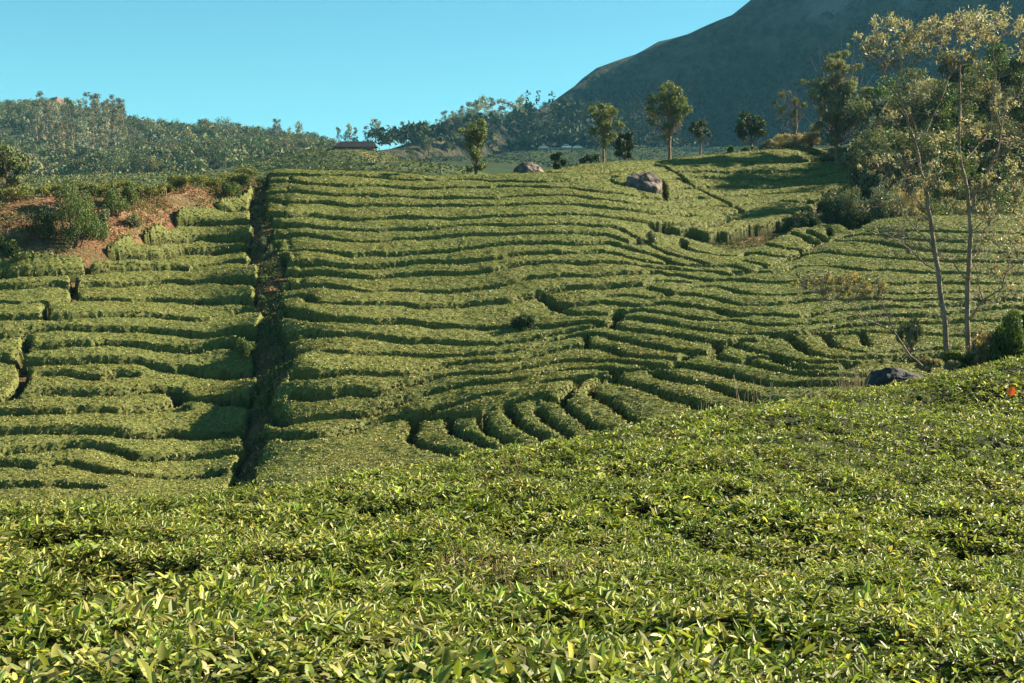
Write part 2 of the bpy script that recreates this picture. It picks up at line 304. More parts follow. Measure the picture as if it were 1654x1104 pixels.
VIEWS = dict(B=(380,260,3.938), C=(780,260,3.938), E=(380,520,3.938), F=(780,440,3.938), D=(1180,320,3.449), R=(1060,220,4.594),
             H=(1040,350,5.258), A=(0,260,3.938), I=(0,400,6.892), J=(200,300,6.892), K=(200,440,5.907), L=(0,540,4.417), M=(220,580,5.258), X=(0,0,1.0))
GROOVES = """
.2 C 400 72 520 76 700 72 850 62
.3 B 195 92 330 85 500 82 720 86 900 98 1100 118 1300 120 1400 110 1654 122 C 200 122 400 128 600 112 740 100 860 95
.3 C 720 104 800 108 860 150 945 162
.34 B 195 137 350 130 450 140 600 150 720 158 900 156 1100 165 1300 172 1450 168 1654 168 C 90 158 300 160 560 162 700 190 850 205 1000 225 1160 242 R 200 460 350 452
.34 B 195 207 330 190 450 200 600 215 800 212 1000 218 1200 232 1400 228 1654 235 C 150 225 300 217 500 212 650 232 800 248 1000 275 1150 288 R 150 522 300 520 450 515 575 520
.38 B 195 252 320 268 450 262 550 262 700 280 850 276 1000 280 1200 280 1400 278 1654 282 C 150 278 400 268 560 270 700 285 900 308 1100 328 1440 345 R 500 578 640 555 700 552
.36 B 195 337 320 335 450 342 600 355 700 368 850 372 1000 355 1200 360 1400 358 1654 350 C 180 345 400 338 560 335 700 345 900 370 1100 388 1300 405 1450 402 R 550 612 740 585 830 578
.34 B 205 405 330 400 450 410 600 425 750 440 900 440 1000 430 1200 432 1400 412 1654 402 C 200 403 450 400 600 402 750 410 870 430 940 462 1000 500 1100 545 1200 590 1310 618 1420 652
.34 B 240 482 340 472 450 468 600 495 780 510 900 515 1000 497 1150 490 1300 480 1500 470 1654 465 C 200 460 400 456 650 455 760 458 840 480 900 508 960 520 1020 513
.36 B 290 567 380 560 500 562 640 580 740 598 880 590 950 600 1150 582 1300 572 1500 552 1654 535 C 200 522 400 512 600 520 720 512 800 512 880 536 970 562 1080 588 1170 618 1225 657
.36 B 300 642 500 642 700 667 880 668 1000 660 1150 645 1300 640 1400 645 1654 620 C 200 590 400 575 600 580 760 572 860 590 940 612 1050 632 H 150 392 300 402 450 412 600 420 700 412 770 422 840 445
.36 B 300 712 400 708 550 705 700 720 850 740 1000 730 1200 717 1350 717 1500 712 1654 695 C 150 672 260 650 400 640 600 640 800 645 900 652 1000 665 1100 678 H 230 440 380 455 520 458 620 475 700 490 780 492 880 465 1000 470 1100 472 1200 455 1300 420 D 520 375 650 388 800 400 950 405 1100 415 1300 418 2300 430
.36 B 330 795 470 785 600 790 700 805 850 822 1000 815 1200 825 1350 830 1500 815 1654 795 C 200 768 300 742 420 735 560 720 700 725 860 710 930 712 1050 712 H 100 468 200 485 300 492 400 512 480 525 560 540 620 535 700 530 850 535 950 545 1100 550 1300 545 D 550 470 700 470 900 480 1100 465 1300 470 2300 490
.22 H 0 572 50 545 120 535 200 540 300 548 400 560
.26 H 0 572 80 605 160 630 280 628 400 600 480 588 620 588 720 610 850 645 1000 660 1150 662 1367 650 D 500 523 600 520 750 520 900 530 1100 525 1300 520 2300 525
.4 B 310 870 450 845 500 885 620 885 750 895 900 900 1050 905 1170 925 1350 920 1500 905 1654 900 C 200 890 300 855 430 825 560 800 700 800 866 780 1010 776
.24 F 800 140 870 133 960 142 1050 155 1130 145 1230 125 1250 130 1350 138
.3 H 300 648 400 660 550 672 700 710 850 745 1000 748 1200 730 1367 705 D 500 570 600 560 800 560 1000 565 1200 560 2300 555
.4 F 350 125 380 150 430 180 500 200 550 215 650 200 780 185 900 200 1000 205 H 130 720 260 728 400 755 600 780 720 815 830 830 1000 825 1200 835 1367 845 D 450 640 600 615 750 605 900 600 1050 605 1300 590 1500 568 2300 560
.34 F 430 180 450 215 490 240 580 265 700 265 820 265 870 240
.34 F 800 320 845 290 870 262 920 240 1000 235 H 150 805 300 835 450 860 600 870 800 890 950 910 1100 910 1200 915 1367 910 D 500 690 600 680 700 665 800 650 950 650 1100 655 1300 630 1500 610 2300 600
.36 F 845 292 920 285 1000 292 H 200 900 400 945 600 980 750 995 1000 995 1200 990 1367 975 D 420 738 600 715 750 700 900 690 1100 690 1300 680 2300 670
.38 F 808 322 850 345 950 360 1050 385 1200 405 1350 430 1500 447 1520 470 1560 448 1654 432 D 150 790 250 770 400 755 600 750 750 742 850 750 1000 752 1150 760 2300 770
.42 B 300 940 400 960 520 990 650 1000 800 1010 930 1020 1050 1015 1250 1040 1450 1052 1654 1052 C 150 1050 400 1050 600 1030 700 1020 800 1028
.4 E 300 100 440 70 600 75 760 72 900 90 1080 120 1200 115 1350 125 1500 130 1654 130 F 200 430 320 412 450 385 600 360 700 345 795 328
.36 E 340 205 440 190 600 175 760 185 900 185 1050 200 1200 205 1350 208 1500 200 1654 190 F 150 492 300 470 420 430 560 400 680 388 780 395 850 415 950 445 1080 465 1200 490 1350 505 1450 510 1510 475
.36 E 380 320 500 325 640 310 760 305 900 318 1100 325 1250 290 1350 260 1500 250 1654 245 F 200 545 350 510 500 475 620 455 700 470 800 475 850 500 950 525 1100 540 1245 552 1310 530
.14 F 658 388 662 460
.4 E 380 445 500 460 620 450 700 430 750 425 860 455 980 430 1100 385 1200 360 1350 330 1500 320 1654 315 F 150 622 300 590 450 560 600 545 750 550 850 558 950 570 1100 592 1240 600
.4 E 205 560 240 590 330 640 450 615 600 592 800 582 900 565 1000 520 1060 495 1180 460 1250 440 1400 405 1500 385 1654 380 F 150 682 300 665 400 635 500 612 620 605 750 605 850 618 920 630 1000 622 1060 622
.36 E 200 722 450 718 600 712 750 680 900 630 1060 600 1085 590 1180 590 1270 550 1400 520 1500 490 1600 460 1654 455 F 130 770 200 742 260 720 400 690 500 680 630 663 750 650 850 640
.2 E 1078 588 1150 640 1140 700 1108 745 1160 760 1205 788 1290 795 1400 840 1500 900 1700 1000
.36 E 1180 605 1360 598 1560 588 1654 545 F 110 855 150 830 250 800 380 775
.17 E 1360 598 1365 655 1420 710 1520 748 1620 790 F 150 1200 300 1400
.17 E 1560 588 1580 650 F 40 1010 130 1045 200 1080 330 1180 480 1400
.17 F 150 830 180 900 230 960 350 1025 420 1060 560 1180 700 1400
.17 F 345 860 400 910 440 950 520 1000 660 1110 900 1400
.1 F 345 860 325 800
.17 F 385 775 430 805 500 800 530 840 600 900 720 970 800 1020 950 1130 1150 1400
.24 F 505 800 545 760 590 705 640 665
.17 F 790 660 740 685 690 718 700 765 780 800 850 840 900 890 960 940 1060 1000 1200 1100 1450 1400
.3 F 820 655 860 690 960 710 1050 735 1200 790 1300 800 1400 840 1560 860 1654 880 1800 950 2100 1200
.42 F 1060 625 1100 630 1160 665 1300 690 1450 700 1550 735 D 69 1080 150 1104 300 1140 600 1260
.4 F 1245 575 1300 595 1450 615 1560 630 D 0 975 150 1000 250 1020 400 1020 600 1022 900 1030 2300 1060
.3 F 1470 512 1540 548 1654 568 D 120 920 250 945 350 960 500 975 900 985 2300 1000
.26 D 10 808 90 835 200 862 350 890 450 908 560 905 668 905
.3 D 60 905 120 888 230 885 320 918 420 940 520 942 650 938 672 905 780 900 950 890 1200 880 2300 890
.34 D 300 765 370 805 420 840 500 868 600 880 760 872 1200 868
.16 D 525 745 530 765 560 800 600 825 680 845 760 850 900 845 1200 840 2300 850
.16 D 735 738 735 765 755 818
.24 D 560 232 600 225 700 205 820 200 900 205 1000 225 1130 235 1300 240 2300 250
.24 D 440 273 480 250 560 240 700 240 820 240 950 270 1100 290 1300 300 2300 310
.24 D 760 186 900 180 1100 180 1300 190 2300 200
.28 D 180 392 240 365 320 342 420 305 520 297 620 308 750 318 900 332 1100 345 1300 352 2300 370
.24 D 20 410 110 405 200 380 330 330 430 275 560 230 680 190
.34 D 90 300 150 305 250 322 320 322 380 305
.34 D 160 245 240 260 300 275 420 285
.34 D 350 185 420 220 470 250
.34 D 440 178 490 205 530 235
.16 D 545 160 560 218
.3 D 70 345 150 365 205 372
.3 H 330 190 340 250 380 275 500 300 700 325 830 330 870 310 960 300
.2 D 0 372 40 385 100 400
.22 R 60 215 110 245 170 275 250 350 340 410 450 460 560 510 630 550 690 556
.26 R 100 205 350 195 550 187 680 197 850 190 1050 190 1200 180 1400 150 1550 110 1760 60
.26 R 700 130 900 132 1100 125 1350 110 1500 80 1760 30
.3 R 180 255 400 262 550 268 700 265 850 262 1100 245 1300 230 1450 200 1760 165
.3 R 250 300 500 310 700 318 850 320 1000 305 1200 290 1330 270 1760 225
.32 R 310 372 450 378 600 382 750 385 950 372 1150 360 1300 345 1760 310
.28 R 480 440 600 442 700 440 850 425 1000 415 1150 412 1230 415
.28 R 600 508 800 490 950 475 1020 475 1060 488 1150 475
.28 R 690 550 800 540 950 525 1060 500 1170 490
.26 R 790 586 900 572 1030 570
.3 R -40 300 60 308 170 305 240 350
.34 R 30 330 60 385 150 382 240 380 280 390
.16 R 60 385 66 462
.1 B 345 90 360 128 325 180 310 268 320 335 320 400 330 470 350 540 385 590 400 640 410 708 430 780 475 890
.5 J 1050 240 1200 275 1300 262 1500 255
.55 J 430 432 600 405 750 410 900 412 1150 420 1300 400 1480 380
.55 J 130 560 250 592 450 592 680 602 850 580 1000 592 1100 600 1250 570 1480 560
.55 A 560 600 700 590 800 592 1030 597 1150 577 1300 580 1450 560 1620 540
.55 I -1500 275 0 272 300 275 600 268 900 260 1000 250 1200 230 1654 212 J 450 903 620 905 740 925 850 890 1000 875 1200 840 1480 830
.22 I 965 110 985 250
.5 I -1500 440 0 430 300 425 560 395 700 405 780 430 860 430 1000 400 1250 412 1500 395 K 236 98 400 84 530 80 620 88 800 65 1000 60 1340 75
.22 I 810 290 820 430 830 560
.5 I -1500 620 0 600 200 620 400 595 560 605 700 580 820 560 1000 555 1250 565 1450 580 K 236 250 450 258 550 272 700 268 900 272 1100 255 1340 262
.22 I 560 615 515 650 500 745 580 768
.5 I -1500 790 0 780 150 770 300 765 480 762 600 768 800 757 1000 742 1300 730 1654 738 K 400 412 550 428 680 448 850 432 1000 390 1150 352 1340 345
.5 I -1500 960 0 965 180 940 350 905 500 885 650 882 850 882 1250 882 1450 892 K 236 535 350 562 500 582 650 602 800 600 950 577 1100 550 1360 545
.25 L 190 10 188 78 110 160
.5 L 180 85 330 68 500 58 640 62 760 48 900 62 1060 87 K 400 722 560 737 700 727 850 687 1000 662 1340 652
.55 L -1000 160 0 158 100 175 300 182 500 180 640 170 800 180 950 187 K 236 862 350 895 450 922 550 917 700 952 800 967 1000 967 1340 957
.3 L 150 190 178 280 140 370 40 440
.4 L 300 270 450 265 620 285 740 300 850 260 960 280
.55 L -1000 460 0 452 100 442 300 408 400 402 560 402 720 402 900 402 M 140 245 300 252 370 302 420 332 560 327 700 322 1000 320
.5 L -1000 550 0 552 150 547 330 542 470 547 560 527 700 527 860 542 M 105 417 200 402 300 380 350 330
.6 L -1000 690 0 692 150 687 330 682 480 677 620 677 750 682 900 697 M 105 630 300 628 450 652 600 647 750 622 960 600
.5 L -1000 860 0 847 60 827 200 812 340 792 480 782 600 782 720 792 850 827 960 862 M 105 827 300 827 450 822 600 812 750 802 930 755
.5 L -1000 910 0 912 150 917 250 937 400 917 520 917 640 952 750 972 900 992 M 105 987 300 1000 500 990 700 960
.5 L -1000 1085 0 1087 150 1077 280 1082 400 1067 700 1090
.1 C 850 62 950 45 1060 30 R 60 215
.1 C 860 95 950 75 1080 55 R 110 245
.1 C 945 162 1000 190 1020 228
.1 R 30 330 30 302
.1 R 60 215 30 190 -10 160
.1 F 1240 600 1245 575 1310 530 1470 512
"""
# edges of the planted ground (no hedges inside these outlines)
def poly(view, *c):
    x0, y0, s = VIEWS[view]; c = np.array(c, float).reshape(-1, 2)
    return np.c_[x0 + c[:, 0] / s, y0 + c[:, 1] / s]
GAPS = dict(
 ravine=np.array([(428,268),(431,300),(433,330),(440,380),(453,410),(456,450),(460,490),(454,520),(460,545),(472,572),(474,596),(446,632),(443,650),(436,690),(424,740),(410,800),
                  (375,800),(392,730),(402,680),(416,605),(413,550),(422,520),(417,487),(414,450),(408,400),(407,330),(403,280),(400,262)], float),
 right_bank=poly('R', -60,655,10,668,200,682,400,707,560,687,750,657,1030,597,1120,562,1240,420,1330,400,1500,380,1700,400,2700,500,2700,560,1700,590,1450,688,1370,655,1250,640,1000,680,860,730,750,800,540,830,430,795,280,760,90,735,-20,722),
 left_bank=np.array([(-400,250),(0,250),(380,240),(405,262),(405,300),(383,326),(340,333),(300,338),(262,360),(228,377),(200,386),(158,406),(140,416),(60,420),(0,421),(-400,424)], float),
 scrub_hill=np.array([(1440,200),(1425,262),(1440,320),(1420,345),(2200,345),(2200,-500),(1440,-500)], float),
)
def inpoly(px, py, pl):
    ins = np.zeros(np.shape(px), bool)
    for (xa, ya), (xb, yb) in zip(pl, np.roll(pl, -1, 0)):
        if ya == yb: continue
        c = ((ya > py) != (yb > py)) & (px < (xb - xa) * (py - ya) / (yb - ya) + xa)
        ins ^= c
    return ins

GX, GY = np.meshgrid(gx, gy)
GS = surf(GX, GY)
PX, PY = project(GX, GY, GS)
lab_d = np.full(GX.shape, 9.0)
dist = np.full(GX.shape, 9.0)          # distance to the side of the nearest gap
for ln in GROOVES.strip().splitlines():
    tk = ln.split(); w = float(tk[0]); w = w if w < .12 else w * 1.0 + .07; pts = []; v = None; k = 1
    while k < len(tk):
        if tk[k].isalpha(): v = VIEWS[tk[k]]; k += 1; continue
        pts.append((v[0] + float(tk[k]) / v[2], v[1] + float(tk[k + 1]) / v[2])); k += 2
    pts = np.array(pts)
    # resample so that the line follows the ground
    seg = np.hypot(*np.diff(pts, axis=0).T); s = np.r_[0, np.cumsum(seg)]
    # rounded (Catmull-like) by fine linear resample and smoothing
    ss = np.arange(0, s[-1], 3.0); q = np.c_[np.interp(ss, s, pts[:, 0]), np.interp(ss, s, pts[:, 1])]
    if len(q) > 12:
        ker = np.array([1, 2, 3, 2, 1.0]) / 9
        for d_ in (0, 1):
            pd = np.r_[[q[0, d_]] * 2, q[:, d_], [q[-1, d_]] * 2]; q[:, d_] = np.convolve(pd, ker, 'valid')
    wx, wy = hit(q[:, 0], q[:, 1])
    ok = ~np.isnan(wy); wx, wy = wx[ok], wy[ok]
    ext = 0.5
    for e0, e1, pos in ((0, 1, 0), (-1, -2, len(wx))):      # run-outs of the line, used only to tell the hedges apart
        dx_, dy_ = wx[e0] - wx[e1], wy[e0] - wy[e1]; n_ = math.hypot(dx_, dy_) or 1
        wx = np.insert(wx, 0 if pos == 0 else len(wx), wx[e0] + dx_ / n_ * ext); wy = np.insert(wy, 0 if pos == 0 else len(wy), wy[e0] + dy_ / n_ * ext)
    for a in range(len(wx) - 1):
        ax, ay, bx, by = wx[a], wy[a], wx[a + 1], wy[a + 1]
        L2 = (bx - ax) ** 2 + (by - ay) ** 2
        if L2 > 9: continue
        R_ = 1.0
        i0 = max(int((min(ax, bx) - R_ - X0) / DX), 0); i1 = min(int((max(ax, bx) + R_ - X0) / DX) + 2, NX)
        j0 = max(int((min(ay, by) - R_ - Y0) / DY), 0); j1 = min(int((max(ay, by) + R_ - Y0) / DY) + 2, NY)
        if i1 <= i0 or j1 <= j0: continue
        xx = GX[j0:j1, i0:i1]; yy = GY[j0:j1, i0:i1]
        t = np.clip(((xx - ax) * (bx - ax) + (yy - ay) * (by - ay)) / max(L2, 1e-9), 0, 1)
        d = np.hypot(xx - ax - t * (bx - ax), yy - ay - t * (by - ay)) - w * 0.5
        d0_ = d + w * 0.5
        if w < .12: d = np.maximum(d, .085)
        sub = lab_d[j0:j1, i0:i1]; np.minimum(sub, d0_, out=sub)
        if a in (0, len(wx) - 2): continue
        sub = dist[j0:j1, i0:i1]; np.minimum(sub, d, out=sub)
# ragged hedge sides
dist = dist + 0.035 * vnoise(GX * 2.3, GY * 2.3) + 0.02 * vnoise(GX * 6, GY * 6, 4)
plant = (PX > -190) & (PX < 1850) & (PY < np.interp(PX, [-200,0,400,650,900,1100,1350,1654,1900], [850,840,820,785,755,722,688,655,630]))
plant &= GY < np.interp(PX, CREST[:, 0], CREST[:, 1])
_wob = 13 * vnoise(GX * .45, GY * .33, 21) + 7 * vnoise(GX * 1.4, GY * 1.1, 22)
for k, pl in GAPS.items():
    plant &= ~inpoly(PX + (_wob if k == 'ravine' else 0), PY + (.35 * _wob if k != 'ravine' else 0), pl)
# soft edge round the unplanted ground: erode-distance by repeated shrink
pd = np.where(plant, 9.0, 0.0)
for it in range(9):
    s_ = pd.copy()
    s_[1:] = np.minimum(s_[1:], pd[:-1] + DY); s_[:-1] = np.minimum(s_[:-1], pd[1:] + DY)
    s_[:, 1:] = np.minimum(s_[:, 1:], pd[:, :-1] + DX); s_[:, :-1] = np.minimum(s_[:, :-1], pd[:, 1:] + DX)
    pd = s_
dist = np.minimum(dist, pd - 0.08)
# keep only what the crest does not hide by far (5 m behind the crest is enough)
behind = np.zeros_like(plant)
HH = 0.78 + 0.05 * vnoise(GX * 0.35, GY * 0.35, 9)
prof = np.clip(dist / 0.15, 0, 1)
hgt = np.where(dist > 0, HH * (0.72 + 0.22 * np.sin(prof * math.pi / 2) + 0.06 * np.clip(dist / 0.7, 0, 1)) , 0)
hgt = np.where((dist > 0) & (dist < 0.09), hgt * (0.8 + 0.2 * dist / 0.09), hgt)
lump = 0.025 * vnoise(GX * 3.1, GY * 3.1, 2) + 0.018 * vnoise(GX * 7.0, GY * 7.0, 5) + 0.012 * rng.uniform(-1, 1, GX.shape) + 0.05 * vnoise(GX * 0.9, GY * 0.9, 7)
hgt = np.where(hgt > 0.2, hgt + lump, hgt)
GZ0 = GS - 0.78                        # soil under the hedges
# the cut banks reach the seen surface
lift = np.zeros_like(GS)
for k in ('left_bank', 'scrub_hill'):
    lift = np.maximum(lift, inpoly(PX, PY, GAPS[k]) * 1.0)
for it in range(10):
    lift[1:-1, 1:-1] = (lift[1:-1, 1:-1] * 2 + lift[:-2, 1:-1] + lift[2:, 1:-1] + lift[1:-1, :-2] + lift[1:-1, 2:]) / 6
GZ0 = GZ0 + 0.72 * lift
canopy = (dist > 0.0) & plant
solid = canopy & (lab_d > 0.105) & (dist > 0.03)
# connected hedges (union-find over runs)
par = [0]
def find(a):
    while par[a] != a: par[a] = par[par[a]]; a = par[a]
    return a
lab = np.zeros(GX.shape, np.int32); prev = []
for j in range(NY):
    row = solid[j].astype(np.int8); e = np.flatnonzero(np.diff(np.r_[0, row, 0])); cur = []
    for a, b in zip(e[::2], e[1::2]):
        l = len(par); par.append(l)
        for (pa, pb, plb) in prev:
            if pa < b and pb > a: 
                ra, rb = find(plb), find(l)
                if ra != rb: par[rb] = ra
        cur.append((a, b, l)); lab[j, a:b] = l
    prev = cur
roots = np.array([find(i) for i in range(len(par))]); lab = roots[lab]
ids, inv, cnt = np.unique(lab, return_inverse=True, return_counts=True); inv = inv.reshape(lab.shape)
HEDGE_MIN = 85
# ---------------------------------------------------------------- ground sheet of the plantation
st = 4
gi = np.arange(0, NX, st); gj = np.arange(0, NY, st)
gvx, gvy = np.meshgrid(gx[gi], gy[gj])
gz = GZ0[np.ix_(gj, gi)] + 0.06 * fbm(gvx * 0.9, gvy * 0.9) + 0.03 * vnoise(gvx * 4, gvy * 4)
gpx = PX[np.ix_(gj, gi)]
bank = np.maximum(inpoly(gpx, PY[np.ix_(gj, gi)], GAPS['left_bank']) * 1.0, 0)
gz = gz + bank * (0.08 * fbm(gvx * 0.5, gvy * 0.5, 3) + 0.09 * vnoise(gvx * 1.7, gvy * 1.7, 6))
rv = inpoly(gpx, PY[np.ix_(gj, gi)], GAPS['ravine']) * 1.0
gz = gz + rv * (0.22 + 0.15 * fbm(gvx * 1.2, gvy * 1.2, 8))
GF = grid_faces(len(gi), len(gj))
mp_, nt_, b_ = None, None, None
M_LAND = new_mat("plantation_soil")
def land_mat():
    m, nt, b = M_LAND
    N, L = nt.nodes, nt.links
    tc = N.new("ShaderNodeTexCoord")
    def noise(sc, d=8, r=0.6):
        n = N.new("ShaderNodeTexNoise"); n.inputs["Scale"].default_value = sc; n.inputs["Detail"].default_value = d; n.inputs["Roughness"].default_value = r
        L.new(tc.outputs["Object"], n.inputs["Vector"]); return n
    n1 = noise(1.1); n2 = noise(0.45, 6); n3 = noise(6.0)
    soil = N.new("ShaderNodeValToRGB"); e = soil.color_ramp.elements
    e[0].position = .3; e[0].color = (.07, .038, .022, 1); e[1].position = .75; e[1].color = (.26, .13, .07, 1)
    L.new(n1.outputs["Fac"], soil.inputs[0])
    red = N.new("ShaderNodeValToRGB"); e = red.color_ramp.elements
    e[0].position = .32; e[0].color = (.09, .042, .026, 1); e[1].position = .68; e[1].color = (.34, .19, .115, 1)
    e = red.color_ramp.elements.new(.5); e.color = (.21, .10, .06, 1)
    L.new(n1.outputs["Fac"], red.inputs[0])
    at = N.new("ShaderNodeAttribute"); at.attribute_name = "tint"
    sp = N.new("ShaderNodeSeparateColor"); L.new(at.outputs["Color"], sp.inputs[0])
    mx = N.new("ShaderNodeMix"); mx.data_type = 'RGBA'
    L.new(sp.outputs[0], mx.inputs[0]); L.new(soil.outputs[0], mx.inputs[6]); L.new(red.outputs[0], mx.inputs[7])
    gr = N.new("ShaderNodeValToRGB"); e = gr.color_ramp.elements
    e[0].position = .35; e[0].color = (.03, .05, .014, 1); e[1].position = .7; e[1].color = (.16, .14, .06, 1)
    L.new(n3.outputs["Fac"], gr.inputs[0])
    mm = N.new("ShaderNodeMath"); mm.operation = 'MULTIPLY'
    th = N.new("ShaderNodeValToRGB"); th.color_ramp.elements[0].position = .42; th.color_ramp.elements[1].position = .58
    L.new(n2.outputs["Fac"], th.inputs[0]); L.new(th.outputs[0], mm.inputs[0]); L.new(sp.outputs[1], mm.inputs[1])
    m2 = N.new("ShaderNodeMix"); m2.data_type = 'RGBA'
    L.new(mm.outputs[0], m2.inputs[0]); L.new(mx.outputs[2], m2.inputs[6]); L.new(gr.outputs[0], m2.inputs[7])
    L.new(m2.outputs[2], b.inputs["Base Color"]); b.inputs["Roughness"].default_value = .95; b.inputs["Specular IOR Level"].default_value = .1
    bp = N.new("ShaderNodeBump"); bp.inputs["Strength"].default_value = .8; bp.inputs["Distance"].default_value = .15
    L.new(n3.outputs["Fac"], bp.inputs["Height"]); L.new(bp.outputs[0], b.inputs["Normal"])
land_mat()
scr = inpoly(gpx, PY[np.ix_(gj, gi)], GAPS['scrub_hill']) | (gpx > 1432) | inpoly(gpx, PY[np.ix_(gj, gi)], GAPS['right_bank'])
tint = np.stack([bank, 0.35 + 0.65 * scr + 0.35 * bank, 0 * bank], -1).reshape(-1, 3)
land = build("plantation_ground", np.stack([gvx, gvy, gz], -1).reshape(-1, 3), GF, M_LAND[0], tint=tint, smooth=True, kind="structure")

# ---------------------------------------------------------------- hedges
# grow the labels over the hedge flanks
lb = np.where(solid, inv, 0)
small = np.isin(lb, np.flatnonzero(cnt < HEDGE_MIN)); lb[small] = 0
for it in range(7):
    m = (lb == 0) & (hgt > 0.05)
    n = lb.copy()
    for sh in ((1, 0), (-1, 0), (0, 1), (0, -1)):
        n = np.where(m & (n == 0), np.roll(lb, sh, (0, 1)), n)
    lb = n
HZ = np.where(lb > 0, GZ0 + np.maximum(hgt, 0.02), GZ0 - 0.04)
HGX = GX + np.where(lb > 0, rng.uniform(-.02, .02, GX.shape), 0); HGY = GY + np.where(lb > 0, rng.uniform(-.02, .02, GX.shape), 0)
VX = np.stack([HGX, HGY, HZ], -1).reshape(-1, 3)
q = grid_faces(NX, NY); lq = lb.ravel()[q]; lf = lq.max(1)
q = q[lf > 0]; lf = lf[lf > 0]
order = np.argsort(lf, kind='stable'); q = q[order]; lf = lf[order]
starts = np.searchsorted(lf, np.unique(lf)); uniq = np.unique(lf)
# normals of the surface for placing leaves
nz = np.gradient(HZ, DY, axis=0), np.gradient(HZ, DX, axis=1)
NRM = np.stack([-nz[1], -nz[0], np.ones_like(HZ)], -1).reshape(-1, 3); NRM /= np.linalg.norm(NRM, axis=1, keepdims=True)

def leaf_quads(P0, Nn, L, W, tilt=0.9, g=rng, lay=0.0):
    """folded diamond leaves: base, side, tip, side"""
    n = len(P0)
    r1 = g.normal(size=(n, 3)); d = r1 * tilt + Nn * 0.55
    if lay > 0:                      # a share of the leaves lies along the surface of the bush
        m = g.random(n) < lay
        d[m] = r1[m] - (r1[m] * Nn[m]).sum(1, keepdims=True) * Nn[m] * .85
    d /= np.linalg.norm(d, axis=1, keepdims=True)
    up = Nn + 0.6 * g.normal(size=(n, 3))
    s = np.cross(d, up); s /= np.maximum(np.linalg.norm(s, axis=1, keepdims=True), 1e-6)
    u = np.cross(s, d)
    L = L[:, None]; W = W[:, None]
    a = P0 - d * L * 0.3; c = P0 + d * L * 0.7 - u * L * 0.15; m = P0 + u * W * 0.15
    b1 = m + s * W * 0.5; b2 = m - s * W * 0.5
    V = np.stack([a, b1, c, b2], 1).reshape(-1, 3)
    F = np.arange(n)[:, None] * 4 + np.array([0, 1, 2, 3])
    return V, F

def leaf_tints(n, g=rng, lo=0.45, hi=1.7, warm=0.06):
    k = g.uniform(lo, hi, n) ** 1.0
    w = g.random(n)
    t = np.stack([k * (1 + 0.12 * (w > .6) + warm * g.normal(size=n)), k, k * (0.9 + 0.2 * g.random(n))], 1)
    return np.clip(t, 0.1, 3)

ORD = "first second third fourth fifth sixth seventh eighth ninth tenth eleventh twelfth thirteenth fourteenth fifteenth sixteenth seventeenth eighteenth nineteenth twentieth".split()
ORD += ["twenty-" + w for w in ORD[:9]]
hedges = []
for ui, l in enumerate(uniq):
    a = starts[ui]; b = starts[ui + 1] if ui + 1 < len(uniq) else len(q)
    fq = q[a:b]; vi, loc = np.unique(fq, return_inverse=True); loc = loc.reshape(-1, 4)
    top = lb.ravel()[vi] == l
    px_, py_ = project(*VX[vi[top]].T)
    inside = (px_ > 0) & (px_ < 1654)
    if inside.sum() < 12: continue
    hedges.append(dict(l=l, vi=vi, loc=loc, top=top, x0=max(px_[inside].min(), 0), x1=min(px_[inside].max(), 1654), cx=px_[inside].mean(), cy=py_[inside].mean(),
                       px=px_, py=py_))
def y_at(h, x):
    m = abs(h['px'] - x) < 14
    return h['py'][m].mean() if m.any() else None
def assign(sel, key, fmt, group):
    hs = sorted([h for h in hedges if 'label' not in h and sel(h)], key=key)
    for i, h in enumerate(hs):
        h['label'] = fmt.format(o=ORD[min(i, len(ORD) - 1)]); h['group'] = group
    return len(hs)
wd = lambda h: h['x1'] - h['x0']
assign(lambda h: h['cx'] < 500 and h['cx'] > 425 and wd(h) < 60, lambda h: h['cy'], "small rounded tea clump on the gully edge beside the middle field, {o} from the top", "tea clumps along the gully edge")
assign(lambda h: h['x1'] < 145 and h['x0'] < 10, lambda h: h['cy'], "short tea hedge stub at far left below the red bank, {o} from the top", "short tea hedge ends at far left")
assign(lambda h: h['x1'] < 440, lambda h: h['cy'], "leafy dark-sided tea hedge row left of the gully, {o} down from the red earth bank", "tea hedge rows left of the gully")
assign(lambda h: h['cx'] > 1140 and h['cy'] < 348, lambda h: h['cy'], "tea hedge row partly in tree shadow right of the diagonal path, {o} from the top", "shaded tea rows right of the diagonal path")
assign(lambda h: h['cx'] > 960 and h['cx'] < 1140 and h['cy'] < 330 and wd(h) < 200, lambda h: h['cx'], "short block of tea beside the brown boulder on the slope, {o} from the left", "short tea blocks by the boulder")
assign(lambda h: y_at(h, 620) is not None, lambda h: y_at(h, 620), "long sunlit tea hedge row across the middle field, {o} below the skyline", "long tea rows of the middle field")
assign(lambda h: h['cx'] > 1150 and h['cy'] < 430 and h['x1'] < 1500, lambda h: h['cx'], "mounded tea hedge between dark bank and right knoll, {o} from the left", "mounded hedges below the dark bank")
assign(lambda h: y_at(h, 1560) is not None, lambda h: y_at(h, 1560), "tea hedge row round the right knoll behind the bare trees, {o} from its crest", "tea rows of the right knoll")
assign(lambda h: h['cx'] > 1150 and h['cy'] < 625, lambda h: h['cy'], "short curved tea hedge at the foot of the right knoll, {o} from the top", "curved hedges at the foot of the knoll")
assign(lambda h: h['cy'] > 600 and h['cx'] > 650, lambda h: h['cx'], "curved tea hedge fanning down to the foreground bushes, {o} from the left", "fan of tea hedges in the hollow")
assign(lambda h: True, lambda h: h['cy'], "tea hedge piece merging between longer rows at centre right, {o} from the top", "merging tea hedge pieces")
nleaf = 0
